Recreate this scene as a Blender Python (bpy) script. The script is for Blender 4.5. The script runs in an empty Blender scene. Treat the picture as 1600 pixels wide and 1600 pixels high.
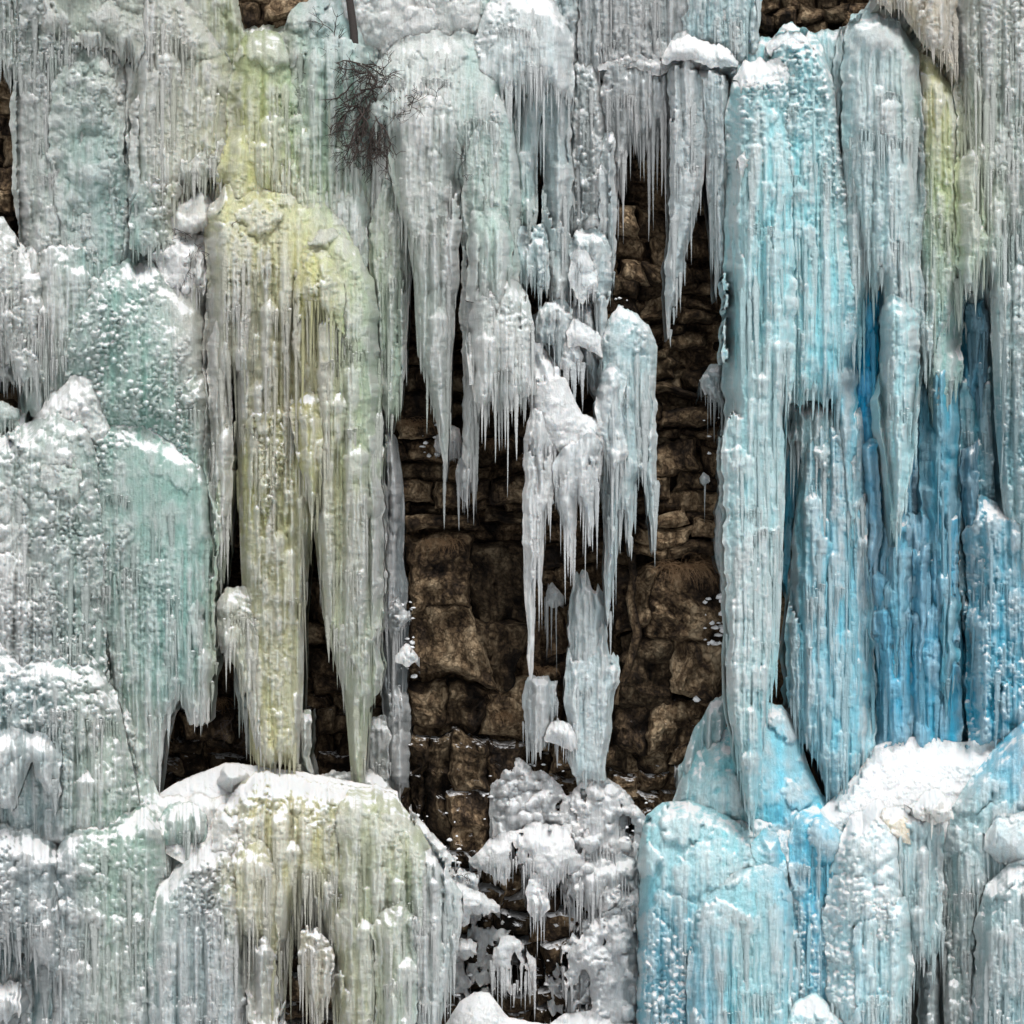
import bpy, math, random
import numpy as np

# ------------------------------------------------------------------ camera, sky, sun, exposure
SC = bpy.context.scene
COL = SC.collection
S = 0.015            # metres per photo pixel on the cliff plane
DIST = 45.0          # camera distance from the cliff plane
ZC = 12.0

cam_d = bpy.data.cameras.new("camera")
cam = bpy.data.objects.new("camera", cam_d)
COL.objects.link(cam)
cam.location = (0, -DIST, ZC)
cam.rotation_euler = (math.radians(90), 0, 0)
cam_d.sensor_width = 36
cam_d.lens = 36 * DIST / 24.0
cam_d.clip_end = 2000
SC.camera = cam

SUN_EL, SUN_AZ = math.radians(62), math.radians(18)   # azimuth: to the right of the line behind the camera
world = bpy.data.worlds.new("World")
SC.world = world
world.use_nodes = True
wn = world.node_tree
bg = wn.nodes["Background"]
sky = wn.nodes.new("ShaderNodeTexSky")
sky.sky_type = 'NISHITA'
sky.sun_disc = False
sky.sun_elevation = SUN_EL
sky.sun_rotation = math.radians(180) - SUN_AZ
sky.air_density = 1.0
sky.dust_density = 4.0
hs = wn.nodes.new("ShaderNodeHueSaturation")
hs.inputs["Saturation"].default_value = 0.06
wn.links.new(sky.outputs[0], hs.inputs["Color"])
wn.links.new(hs.outputs[0], bg.inputs[0])
bg.inputs[1].default_value = 0.13

sl = bpy.data.lights.new("sun", 'SUN')
sl.energy = 2.2
sl.angle = math.radians(18)
sl.color = (1.0, 0.97, 0.93)
sun = bpy.data.objects.new("sun", sl)
COL.objects.link(sun)
# the lamp shines along its local -Z
sun.rotation_euler = (math.pi / 2 - SUN_EL, 0, SUN_AZ)
sun.location = (10, -20, 40)

SC.view_settings.view_transform = 'Standard'
SC.view_settings.look = 'None'
SC.view_settings.exposure = 0.24
SC.view_settings.gamma = 1.0
SC.view_settings.use_curve_mapping = False
SC.cycles.max_bounces = 6
SC.cycles.diffuse_bounces = 3

# ------------------------------------------------------------------ helpers
RNG = np.random.default_rng(7)
random.seed(7)


def P(px, py, d):
    """photo pixel + metres in front of the cliff plane -> world"""
    k = S * (1 - d / DIST)
    return ((px - 800) * k, -d, ZC - (py - 800) * k)


def PA(px, py, d):
    k = S * (1 - d / DIST)
    return np.stack([(px - 800) * k, -d, ZC - (py - 800) * k], -1)


def srgb(c):
    c = np.asarray(c, float) / 255.0
    return np.where(c < 0.04045, c / 12.92, ((c + 0.055) / 1.055) ** 2.4)


def sstep(a, b, x):
    t = np.clip((x - a) / (b - a), 0, 1)
    return t * t * (3 - 2 * t)


def mesh_from(name, co, quads, tris=None, smooth=True):
    me = bpy.data.meshes.new(name)
    quads = np.asarray(quads, np.int32).reshape(-1, 4)
    nt = 0 if tris is None else len(tris)
    me.vertices.add(len(co))
    me.vertices.foreach_set("co", np.asarray(co, np.float32).ravel())
    loops = quads.ravel()
    starts = np.arange(len(quads)) * 4
    if nt:
        tris = np.asarray(tris, np.int32).reshape(-1, 3)
        loops = np.concatenate([loops, tris.ravel()])
        starts = np.concatenate([starts, len(quads) * 4 + np.arange(nt) * 3])
    me.loops.add(len(loops))
    me.loops.foreach_set("vertex_index", loops.astype(np.int32))
    me.polygons.add(len(starts))
    me.polygons.foreach_set("loop_start", starts.astype(np.int32))
    me.update(calc_edges=True)
    me.polygons.foreach_set("use_smooth", np.full(len(starts), smooth))
    me.validate()
    return me


def set_col(me, col, al=None):
    a = me.color_attributes.new("Col", 'FLOAT_COLOR', 'POINT')
    rgba = np.ones((len(col), 4), np.float32)
    rgba[:, :3] = col
    if al is not None: rgba[:, 3] = al
    a.data.foreach_set("color", rgba.ravel())


def link(name, me, mat=None, parent=None, loc=None):
    o = bpy.data.objects.new(name, me)
    COL.objects.link(o)
    if mat is not None and me is not None and not me.materials:
        me.materials.append(mat)
    if parent is not None:
        o.parent = parent
    if loc is not None:
        o.location = loc
    return o


def tag(o, label=None, cat=None, group=None, kind=None):
    if label: o["label"] = label
    if cat: o["category"] = cat
    if group: o["group"] = group
    if kind: o["kind"] = kind
    return o


# ---- tileable-ish relief fields on a 1024 x 1024 tile, 1.7 photo px per cell
TN, TS = 1536, 1.2


def vnoise(nx, ny, rng, n=TN):
    """smooth periodic value noise with nx x ny cells over the tile"""
    g = rng.random((ny, nx))
    x = np.arange(n) * nx / n
    y = np.arange(n) * ny / n
    xi, yi = x.astype(int), y.astype(int)
    fx, fy = x - xi, y - yi
    fx, fy = fx * fx * (3 - 2 * fx), fy * fy * (3 - 2 * fy)
    a = g[np.ix_(yi % ny, xi % nx)]; b = g[np.ix_(yi % ny, (xi + 1) % nx)]
    c = g[np.ix_((yi + 1) % ny, xi % nx)]; e = g[np.ix_((yi + 1) % ny, (xi + 1) % nx)]
    fx = fx[None, :]; fy = fy[:, None]
    return (a * (1 - fx) + b * fx) * (1 - fy) + (c * (1 - fx) + e * fx) * fy


def strands(n, rlo, rhi, llo, lhi, rng, offs):
    F = np.zeros((TN, TN))
    for _ in range(n):
        r0 = rlo + (rhi - rlo) * rng.random() ** 2.4
        L = int(rng.uniform(llo, lhi))
        x0, y0 = rng.uniform(0, TN), int(rng.uniform(0, TN))
        t = np.arange(L) / L
        r = r0 * np.minimum(1, t * L / (1.3 * r0) + 0.25) * (1 - t) ** 0.45 * (1 + rng.uniform(0, .22) * np.exp(-(t * L / (2.5 * r0)) ** 2))
        r = r * (1 + 0.05 * np.interp(np.arange(L), np.arange(0, L + 6, 4), rng.uniform(-1, 1, len(np.arange(0, L + 6, 4)))))
        xc = x0 + np.interp(np.arange(L), np.linspace(0, L, 6), np.cumsum(rng.uniform(-.5, .5, 6)))
        w = int(math.ceil(r0)) + 3
        cols = int(x0) + np.arange(-w, w + 1)
        z2 = r[:, None] ** 2 - (cols[None, :] - xc[:, None]) ** 2
        z = np.where(z2 > 0, np.sqrt(np.maximum(z2, 0)) + (rng.uniform(0.1, 1) * offs * (1 - t) ** 0.6)[:, None], 0)
        ix = np.ix_((y0 + np.arange(L)) % TN, cols % TN)
        F[ix] = np.maximum(F[ix], z)
    return F * TS


def stamps(n, rlo, rhi, rng, flat=1.0, dens=None, ysc=1.0, p=1.0):
    F = np.zeros((TN, TN))
    xs = rng.uniform(0, TN, n); ys = rng.uniform(0, TN, n)
    rs = rlo + (rhi - rlo) * rng.random(n) ** 2
    base = rng.uniform(0, 0.5, n)
    for i in range(n):
        x, y, r = xs[i], ys[i], rs[i]
        if dens is not None and rng.random() > dens[int(y), int(x)]:
            continue
        w = int(math.ceil(r)); h = int(math.ceil(r * ysc))
        cx = int(x) + np.arange(-w, w + 1); cy = int(y) + np.arange(-h, h + 1)
        d2 = ((cx[None, :] - x) / r) ** 2 + ((cy[:, None] - y) / (r * ysc)) ** 2
        z = np.where(d2 < 1, (np.maximum(1 - d2, 0) ** 0.5 + base[i]) * r * flat, 0)
        ix = np.ix_(cy % TN, cx % TN)
        F[ix] = np.maximum(F[ix], z)
    return F * TS


dens = sstep(0.42, 0.62, vnoise(18, 10, RNG) * 0.6 + vnoise(60, 30, RNG) * 0.4)
FL_BIG = strands(1700, 2.6, 15, 60, 620, RNG, 4)
FL_FINE = strands(15000, 1.0, 4.0, 16, 260, RNG, 3.0)
NUB = stamps(52000, 1.2, 3.8, RNG, 0.9, dens * 0.9 + 0.1, 0.8)
NUB2 = stamps(105000, 1.5, 3.9, RNG, 0.8, None, 0.58)
LUMP_S = stamps(8000, 4, 13, RNG, 0.7, None, 0.85)
LUMP_L = stamps(900, 16, 46, RNG, 0.55, None, 0.9)
ROUGH = (vnoise(128, 128, RNG) * .5 + vnoise(256, 256, RNG) * .3 + vnoise(512, 512, RNG) * .2) - 0.5
STREAK = vnoise(300, 24, RNG) * .5 + vnoise(640, 60, RNG) * .5 - 0.5
SOFT = vnoise(12, 8, RNG) * .6 + vnoise(30, 22, RNG) * .4 - 0.5


def samp(F, x, y):
    x = np.mod(x / TS, TN); y = np.mod(y / TS, TN)
    xi = x.astype(int) % TN; yi = y.astype(int) % TN
    fx = x - np.floor(x); fy = y - np.floor(y)
    x1 = (xi + 1) % TN; y1 = (yi + 1) % TN
    return (F[yi, xi] * (1 - fx) + F[yi, x1] * fx) * (1 - fy) + (F[y1, xi] * (1 - fx) + F[y1, x1] * fx) * fy


def blur(a, rx, ry):
    for ax, r in ((1, rx), (0, ry)):
        if r < 1: continue
        pad = [(0, 0), (0, 0)]; pad[ax] = (r + 1, r)
        c = np.cumsum(np.pad(a, pad, mode='edge'), axis=ax)
        n = a.shape[ax]
        hi = np.take(c, np.arange(2 * r + 1, 2 * r + 1 + n), axis=ax)
        lo = np.take(c, np.arange(0, n), axis=ax)
        a = (hi - lo) / (2 * r + 1)
    return a


# ---- mineral and water tints of the ice over the face (own colour of the ice, plus shade painted into the right recess)
TINT_PTS = [
 (100,150,150,165,158),(60,300,165,175,168),(130,300,140,170,165),(220,80,175,180,172),(300,150,175,180,165),
 (400,100,148,160,118),(440,180,165,177,135),(380,240,184,186,125),(400,300,190,192,140),(440,335,200,198,140),(500,390,194,192,130),(560,430,188,200,160),
 (350,360,188,190,155),(490,230,150,180,145),
 (505,60,165,190,190),(510,200,135,185,172),(540,300,170,190,182),(340,500,160,160,135),(400,500,150,152,130),(450,500,156,160,122),
 (480,560,172,162,105),(560,600,165,182,150),(440,800,166,168,112),(430,1000,168,166,105),(400,1000,160,165,145),(520,900,165,170,140),
 (570,1000,165,178,155),(592,520,125,168,138),(470,700,165,165,112),(500,1100,165,170,145),
 (660,90,195,203,200),(760,130,170,197,192),(680,300,168,178,172),(770,280,162,190,180),(620,500,170,180,175),(700,500,166,173,170),
 (620,900,125,130,135),
 (850,200,160,184,190),(930,200,160,170,172),(1000,150,150,158,160),(1070,250,165,176,182),(990,600,168,190,197),(900,700,192,197,199),
 (1180,200,160,200,212),(1250,200,148,200,216),(1200,400,155,200,216),(1290,500,162,205,221),(1200,700,165,196,206),(1170,1000,172,196,200),
 (1340,300,168,200,210),(1400,300,155,200,212),(1375,150,182,196,190),(1440,170,186,176,120),(1480,250,176,184,125),(1480,350,172,190,150),(1440,480,158,195,190),
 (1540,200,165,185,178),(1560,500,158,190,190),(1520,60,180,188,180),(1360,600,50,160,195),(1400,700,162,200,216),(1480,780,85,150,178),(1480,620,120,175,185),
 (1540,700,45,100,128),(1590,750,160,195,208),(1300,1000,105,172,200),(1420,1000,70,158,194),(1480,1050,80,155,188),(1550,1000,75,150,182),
 (1250,1120,130,195,222),(1100,1180,125,178,195),(1080,1330,160,202,218),(1060,1500,105,165,192),(1180,1480,148,190,206),(1280,1400,112,180,212),
 (1360,1400,175,202,216),(1420,1190,226,229,232),(1570,1140,80,175,215),(1540,1300,165,192,203),(1500,1450,125,148,146),(1590,1500,158,180,192),
 (200,500,138,175,166),(300,500,185,190,188),(230,610,122,168,155),(230,800,132,168,160),(260,950,130,172,166),(180,950,140,166,158),(100,800,155,178,172),(60,720,165,182,176),(130,920,135,165,158),
 (40,900,180,187,185),(60,1150,145,170,172),(150,1150,160,176,165),(60,1400,148,160,164),(200,1400,148,166,158),(210,1330,135,172,155),(300,1500,148,166,170),
 (300,1250,215,216,214),(440,1240,196,192,135),(400,1330,180,180,150),(450,1350,172,172,135),(480,1480,165,166,132),(600,1400,170,180,150),(690,1450,165,182,180),(620,1270,178,184,150),
 (900,1300,205,207,210),(900,1500,190,194,198),(30,450,180,186,182)]
_tp = np.array(TINT_PTS, float)
GXN = 121
_gx, _gy = np.meshgrid(np.linspace(-200, 1800, GXN), np.linspace(-200, 1800, GXN))
_w = np.exp(-(((_gx[..., None] - _tp[:, 0]) / 38) ** 2 + ((_gy[..., None] - _tp[:, 1]) / 75) ** 2) * 0.5) + \
     1e-4 * np.exp(-(((_gx[..., None] - _tp[:, 0]) / 130) ** 2 + ((_gy[..., None] - _tp[:, 1]) / 170) ** 2) * 0.5) + 1e-12
TMAP = (_w[..., None] * srgb(_tp[:, 2:5])).sum(2) / _w.sum(2)[..., None]


def tintmap(x, y):
    u = np.clip((x + 200) / 2000 * (GXN - 1), 0, GXN - 1.001); v = np.clip((y + 200) / 2000 * (GXN - 1), 0, GXN - 1.001)
    ui, vi = u.astype(int), v.astype(int)
    fu, fv = (u - ui)[..., None], (v - vi)[..., None]
    return (TMAP[vi, ui] * (1 - fu) + TMAP[vi, ui + 1] * fu) * (1 - fv) + (TMAP[vi + 1, ui] * (1 - fu) + TMAP[vi + 1, ui + 1] * fu) * fv


# ------------------------------------------------------------------ materials
def new_mat(name):
    m = bpy.data.materials.new(name)
    m.use_nodes = True
    nt = m.node_tree
    b = nt.nodes["Principled BSDF"]
    return m, nt, b


def N(nt, t, **kw):
    n = nt.nodes.new(t)
    for k, v in kw.items():
        setattr(n, k, v)
    return n


def ice_material(name, source, snow=0.42):
    m, nt, b = new_mat(name)
    L = nt.links.new
    if source == 'attr':
        c = N(nt, "ShaderNodeAttribute", attribute_name="Col"); colout = c.outputs["Color"]
    else:
        c = N(nt, "ShaderNodeObjectInfo"); colout = c.outputs["Color"]
    geo = N(nt, "ShaderNodeNewGeometry")
    # streaky coordinates: water ran downwards
    mp = N(nt, "ShaderNodeMapping"); mp.inputs["Scale"].default_value = (1, 1, 0.09)
    L(geo.outputs["Position"], mp.inputs["Vector"])
    st = N(nt, "ShaderNodeTexNoise"); st.inputs["Scale"].default_value = 24; st.inputs["Detail"].default_value = 5
    st.inputs["Roughness"].default_value = 0.65
    L(mp.outputs[0], st.inputs["Vector"])
    gr = N(nt, "ShaderNodeTexNoise"); gr.inputs["Scale"].default_value = 22; gr.inputs["Detail"].default_value = 4
    gr.inputs["Roughness"].default_value = 0.7
    L(geo.outputs["Position"], gr.inputs["Vector"])
    # cloudy / clear bands in the ice
    mr = N(nt, "ShaderNodeMapRange"); mr.inputs["From Min"].default_value = 0.35; mr.inputs["From Max"].default_value = 0.68
    mr.inputs["To Min"].default_value = 0.86; mr.inputs["To Max"].default_value = 1.14
    L(st.outputs["Fac"], mr.inputs["Value"])
    mul = N(nt, "ShaderNodeVectorMath", operation='SCALE')
    L(colout, mul.inputs[0]); L(mr.outputs[0], mul.inputs["Scale"])
    # snow and rime lying on whatever faces up
    sp = N(nt, "ShaderNodeSeparateXYZ"); L(geo.outputs["Normal"], sp.inputs[0])
    ad = N(nt, "ShaderNodeMath", operation='MULTIPLY_ADD'); ad.inputs[1].default_value = 0.55; 
    md = N(nt, "ShaderNodeTexNoise"); md.inputs["Scale"].default_value = 3.0; md.inputs["Detail"].default_value = 3
    L(geo.outputs["Position"], md.inputs["Vector"])
    ms = N(nt, "ShaderNodeMath", operation='MULTIPLY_ADD'); ms.inputs[1].default_value = 1.5; L(md.outputs["Fac"], ms.inputs[0])
    L(sp.outputs["Z"], ms.inputs[2])
    al_ = N(nt, "ShaderNodeMath", operation='MULTIPLY_ADD'); al_.inputs[1].default_value = 0.45; al_.inputs[2].default_value = -0.45
    if source == 'attr': L(c.outputs["Alpha"], al_.inputs[0])
    else: al_.inputs[0].default_value = 1.0
    am = N(nt, "ShaderNodeMath", operation='ADD'); L(ms.outputs[0], am.inputs[0]); L(al_.outputs[0], am.inputs[1])
    L(gr.outputs["Fac"], ad.inputs[0]); L(am.outputs[0], ad.inputs[2])
    sm = N(nt, "ShaderNodeMapRange", interpolation_type='SMOOTHSTEP')
    sm.inputs["From Min"].default_value = snow + 1.02; sm.inputs["From Max"].default_value = snow + 1.36
    L(ad.outputs[0], sm.inputs["Value"])
    mx = N(nt, "ShaderNodeMix", data_type='RGBA'); 
    L(sm.outputs[0], mx.inputs["Factor"]); L(mul.outputs[0], mx.inputs["A"])
    mx.inputs["B"].default_value = (0.76, 0.775, 0.79, 1)
    L(mx.outputs["Result"], b.inputs["Base Color"])
    rr = N(nt, "ShaderNodeMapRange"); rr.inputs["To Min"].default_value = 0.38; rr.inputs["To Max"].default_value = 0.75
    L(sm.outputs[0], rr.inputs["Value"]); L(rr.outputs[0], b.inputs["Roughness"])
    b.inputs["IOR"].default_value = 1.31
    b.inputs["Specular IOR Level"].default_value = 0.4
    b.inputs["Subsurface Weight"].default_value = 0.65 if source == "attr" else 0.0
    b.inputs["Subsurface Radius"].default_value = (0.6, 0.85, 1.0); b.inputs["Subsurface Scale"].default_value = 0.1
    fi = N(nt, "ShaderNodeTexNoise"); fi.inputs["Scale"].default_value = 60; fi.inputs["Detail"].default_value = 2
    L(geo.outputs["Position"], fi.inputs["Vector"])
    s1 = N(nt, "ShaderNodeMath", operation='MULTIPLY_ADD'); s1.inputs[1].default_value = 0.5
    inv = N(nt, "ShaderNodeMath", operation='MULTIPLY_ADD'); inv.inputs[1].default_value = -0.85; inv.inputs[2].default_value = 1.0
    L(sm.outputs[0], inv.inputs[0])
    stm = N(nt, "ShaderNodeMath", operation='MULTIPLY'); L(st.outputs["Fac"], stm.inputs[0]); L(inv.outputs[0], stm.inputs[1])
    L(stm.outputs[0], s1.inputs[0]); L(gr.outputs["Fac"], s1.inputs[2])
    s2 = N(nt, "ShaderNodeMath", operation='MULTIPLY_ADD'); s2.inputs[1].default_value = 0.35
    L(fi.outputs["Fac"], s2.inputs[0]); L(s1.outputs[0], s2.inputs[2])
    bp = N(nt, "ShaderNodeBump"); bp.inputs["Strength"].default_value = 0.9; bp.inputs["Distance"].default_value = 0.08
    L(s2.outputs[0], bp.inputs["Height"]); L(bp.outputs[0], b.inputs["Normal"])
    return m


ICE = ice_material("ice", 'attr')
ICICLE = ice_material("icicle_ice", 'obj', 0.6)


def snow_material():
    m, nt, b = new_mat("snow")
    L = nt.links.new
    geo = N(nt, "ShaderNodeNewGeometry")
    n1 = N(nt, "ShaderNodeTexNoise"); n1.inputs["Scale"].default_value = 18; n1.inputs["Detail"].default_value = 6
    L(geo.outputs["Position"], n1.inputs["Vector"])
    cr = N(nt, "ShaderNodeMix", data_type='RGBA'); cr.inputs["A"].default_value = (0.66, 0.69, 0.72, 1); cr.inputs["B"].default_value = (0.82, 0.83, 0.84, 1)
    L(n1.outputs["Fac"], cr.inputs["Factor"]); L(cr.outputs["Result"], b.inputs["Base Color"])
    b.inputs["Roughness"].default_value = 0.8
    bp = N(nt, "ShaderNodeBump"); bp.inputs["Strength"].default_value = 0.6; bp.inputs["Distance"].default_value = 0.05
    L(n1.outputs["Fac"], bp.inputs["Height"]); L(bp.outputs[0], b.inputs["Normal"])
    return m


SNOW = snow_material()


def rock_material():
    m, nt, b = new_mat("rock")
    L = nt.links.new
    geo = N(nt, "ShaderNodeNewGeometry")
    oi = N(nt, "ShaderNodeObjectInfo")
    off = N(nt, "ShaderNodeVectorMath", operation='ADD')
    sc = N(nt, "ShaderNodeVectorMath", operation='SCALE'); sc.inputs["Scale"].default_value = 3.0
    cb = N(nt, "ShaderNodeCombineXYZ"); L(oi.outputs["Random"], cb.inputs[0]); L(oi.outputs["Random"], cb.inputs[2])
    L(cb.outputs[0], sc.inputs[0]); L(geo.outputs["Position"], off.inputs[0]); L(sc.outputs[0], off.inputs[1])
    mp = N(nt, "ShaderNodeMapping"); mp.inputs["Scale"].default_value = (1, 1, 0.35); L(off.outputs[0], mp.inputs["Vector"])
    n1 = N(nt, "ShaderNodeTexNoise"); n1.inputs["Scale"].default_value = 1.5; n1.inputs["Detail"].default_value = 8; n1.inputs["Roughness"].default_value = 0.68
    n1.inputs["Distortion"].default_value = 0.1
    L(mp.outputs[0], n1.inputs["Vector"])
    n2 = N(nt, "ShaderNodeTexNoise"); n2.inputs["Scale"].default_value = 9; n2.inputs["Detail"].default_value = 8; n2.inputs["Roughness"].default_value = 0.62
    L(off.outputs[0], n2.inputs["Vector"])
    r1 = N(nt, "ShaderNodeValToRGB")
    e = r1.color_ramp.elements
    e[0].position = 0.38; e[0].color = (0.010, 0.008, 0.007, 1)
    e[1].position = 0.74; e[1].color = (0.36, 0.29, 0.20, 1)
    for p_, c_ in ((0.46, (0.035, 0.024, 0.016, 1)), (0.52, (0.10, 0.068, 0.040, 1)), (0.59, (0.24, 0.18, 0.115, 1))):
        x = e.new(p_); x.color = c_
    mm = N(nt, "ShaderNodeMath", operation='MULTIPLY_ADD'); mm.inputs[1].default_value = 0.22
    L(n2.outputs["Fac"], mm.inputs[0])
    m0 = N(nt, "ShaderNodeMath", operation='MULTIPLY'); m0.inputs[1].default_value = 0.80; L(n1.outputs["Fac"], m0.inputs[0])
    L(m0.outputs[0], mm.inputs[2]); L(mm.outputs[0], r1.inputs[0])
    # per block tone
    hv = N(nt, "ShaderNodeHueSaturation"); L(r1.outputs[0], hv.inputs["Color"])
    mr = N(nt, "ShaderNodeMapRange"); mr.inputs["To Min"].default_value = 0.4; mr.inputs["To Max"].default_value = 1.8
    L(oi.outputs["Random"], mr.inputs["Value"]); L(mr.outputs[0], hv.inputs["Value"])
    # rime and snow on the ledges
    sp = N(nt, "ShaderNodeSeparateXYZ"); L(geo.outputs["Normal"], sp.inputs[0])
    ps = N(nt, "ShaderNodeSeparateXYZ"); L(geo.outputs["Position"], ps.inputs[0])
    zz = N(nt, "ShaderNodeMapRange"); zz.inputs["From Min"].default_value = 9; zz.inputs["From Max"].default_value = 4
    zz.inputs["To Min"].default_value = -0.5; zz.inputs["To Max"].default_value = 0.12
    L(ps.outputs["Z"], zz.inputs["Value"])
    a1 = N(nt, "ShaderNodeMath", operation='MULTIPLY_ADD'); a1.inputs[1].default_value = 1.0; L(n2.outputs["Fac"], a1.inputs[0]); L(sp.outputs["Z"], a1.inputs[2])
    a2 = N(nt, "ShaderNodeMath", operation='ADD'); L(a1.outputs[0], a2.inputs[0]); L(zz.outputs[0], a2.inputs[1])
    sm = N(nt, "ShaderNodeMapRange", interpolation_type='SMOOTHSTEP'); sm.inputs["From Min"].default_value = 1.2; sm.inputs["From Max"].default_value = 1.4
    L(a2.outputs[0], sm.inputs["Value"])
    mx = N(nt, "ShaderNodeMix", data_type='RGBA'); L(sm.outputs[0], mx.inputs["Factor"]); L(hv.outputs[0], mx.inputs["A"])
    mx.inputs["B"].default_value = (0.75, 0.76, 0.78, 1)
    L(mx.outputs["Result"], b.inputs["Base Color"])
    b.inputs["Roughness"].default_value = 0.9
    b.inputs["Specular IOR Level"].default_value = 0.12
    vo = N(nt, "ShaderNodeTexVoronoi", feature='DISTANCE_TO_EDGE'); vo.inputs["Scale"].default_value = 5
    vm = N(nt, "ShaderNodeVectorMath", operation='SCALE'); vm.inputs["Scale"].default_value = 0.25; L(n2.outputs["Color"], vm.inputs[0])
    va = N(nt, "ShaderNodeVectorMath", operation='ADD'); L(vm.outputs[0], va.inputs[0]); L(off.outputs[0], va.inputs[1]); L(va.outputs[0], vo.inputs["Vector"])
    vr = N(nt, "ShaderNodeMapRange"); vr.inputs["From Max"].default_value = 0.06; vr.inputs["To Min"].default_value = -0.25; vr.inputs["To Max"].default_value = 0
    L(vo.outputs["Distance"], vr.inputs["Value"])
    hh = N(nt, "ShaderNodeMath", operation='ADD'); L(vr.outputs[0], hh.inputs[0]); L(mm.outputs[0], hh.inputs[1])
    bp = N(nt, "ShaderNodeBump"); bp.inputs["Strength"].default_value = 1.0; bp.inputs["Distance"].default_value = 0.2
    L(hh.outputs[0], bp.inputs["Height"]); L(bp.outputs[0], b.inputs["Normal"])
    return m


ROCK = rock_material()


def plain(name, col, rough=0.8, nscale=30, var=0.5):
    m, nt, b = new_mat(name)
    L = nt.links.new
    geo = N(nt, "ShaderNodeNewGeometry")
    n = N(nt, "ShaderNodeTexNoise"); n.inputs["Scale"].default_value = nscale; n.inputs["Detail"].default_value = 4
    L(geo.outputs["Position"], n.inputs["Vector"])
    mx = N(nt, "ShaderNodeMix", data_type='RGBA')
    mx.inputs["A"].default_value = tuple(c * (1 - var) for c in col) + (1,)
    mx.inputs["B"].default_value = tuple(c * (1 + var) for c in col) + (1,)
    L(n.outputs["Fac"], mx.inputs["Factor"]); L(mx.outputs["Result"], b.inputs["Base Color"])
    b.inputs["Roughness"].default_value = rough
    return m


BARK = plain("bark", (0.028, 0.022, 0.02), 0.85)
TWIG = plain("twig", (0.035, 0.024, 0.02), 0.8)
STRAW = plain("dry_grass", (0.20, 0.12, 0.06), 0.8)

# ------------------------------------------------------------------ icicles (unit length, unit root radius, hanging down -Z)
def icicle_mesh(k, rng):
    sub = [1, 1, 1, 2, 3][k % 5]
    V, Q = [], []
    sides, rings = 9, 46
    for s in range(sub):
        Ls = 1.0 if s == 0 else rng.uniform(0.45, 0.85)
        ox, oy = (0, 0) if s == 0 else (rng.choice([-1, 1]) * rng.uniform(0.5, 0.9), rng.uniform(-.3, .3))
        rs = 1.0 if s == 0 else rng.uniform(0.5, 0.75)
        base = len(V)
        lean = rng.uniform(-.25, .25)
        p = rng.uniform(0.6, 1.15)
        bump = rng.uniform(-1, 1, rings + 2)
        ph = rng.uniform(0, 6.28)
        for i in range(rings):
            t = i / (rings - 1)
            r = (1 - t) ** p * (1 + 0.13 * bump[i] + 0.10 * math.sin(t * 38 + ph) * (1 - t))
            r *= min(1, 0.25 + t * 10)
            r = max(r, 0.02) * rs
            for j in range(sides):
                a = 2 * math.pi * j / sides
                rr = r * (1 + 0.16 * math.sin(3 * a + ph + t * 3) + 0.09 * rng.uniform(-1, 1))
                V.append((ox * (1 - t * .5) + lean * math.sin(t * 3) + rr * math.cos(a), oy + rr * math.sin(a), -t * Ls))
        for i in range(rings - 1):
            for j in range(sides):
                a0 = base + i * sides + j; a1 = base + i * sides + (j + 1) % sides
                Q.append((a0, a0 + sides, a1 + sides, a1))
    me = mesh_from("icicle_%s" % "abcdefghijklmnopqrstuvwxyz"[k], V, Q)
    me.materials.append(ICICLE)
    return me


ICM = [icicle_mesh(k, RNG) for k in range(20)]
ICOUNT = 0


def icicle(parent, px, py, d, length, rad, tint, name="icicle"):
    global ICOUNT
    ICOUNT += 1
    k = S * (1 - d / DIST)
    o = bpy.data.objects.new(name, ICM[random.randrange(len(ICM))])
    COL.objects.link(o)
    x, y, z = P(px, py, d)
    px_, py_, pz_ = parent.location
    o.parent = parent
    o.location = (x - px_, y - py_, z - pz_)
    o.rotation_euler = (random.uniform(-.012, .012), random.uniform(-.012, .012), random.choice((-0.5, 0, 0.4, 2.8, 3.4)))
    o.scale = (rad * k, rad * k * 1.0, length * k)
    o.color = (float(tint[0]), float(tint[1]), float(tint[2]), 1)
    return o


# ------------------------------------------------------------------ ice formations
BSTEP = 4.0
BUF = np.full((560, 560), -9.0)        # surface built so far, so that each new flow freezes onto the one behind it


def buf_at(x, y):
    i = np.clip(((x + 300) / BSTEP), 0, 558); j = np.clip(((y + 300) / BSTEP), 0, 558)
    return BUF[np.round(j).astype(int), np.round(i).astype(int)]


def buf_add(x, y, d):
    i = np.clip(((x + 300) / BSTEP), 0, 559)
    for dy in (-1.6, 0, 1.6):
        for dx in (-.8, .8):
            j = np.clip(((y + dy + 300) / BSTEP), 0, 559)
            np.maximum.at(BUF, (np.round(j).astype(int), np.clip(np.round(i + dx / BSTEP), 0, 559).astype(int)), d)


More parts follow.
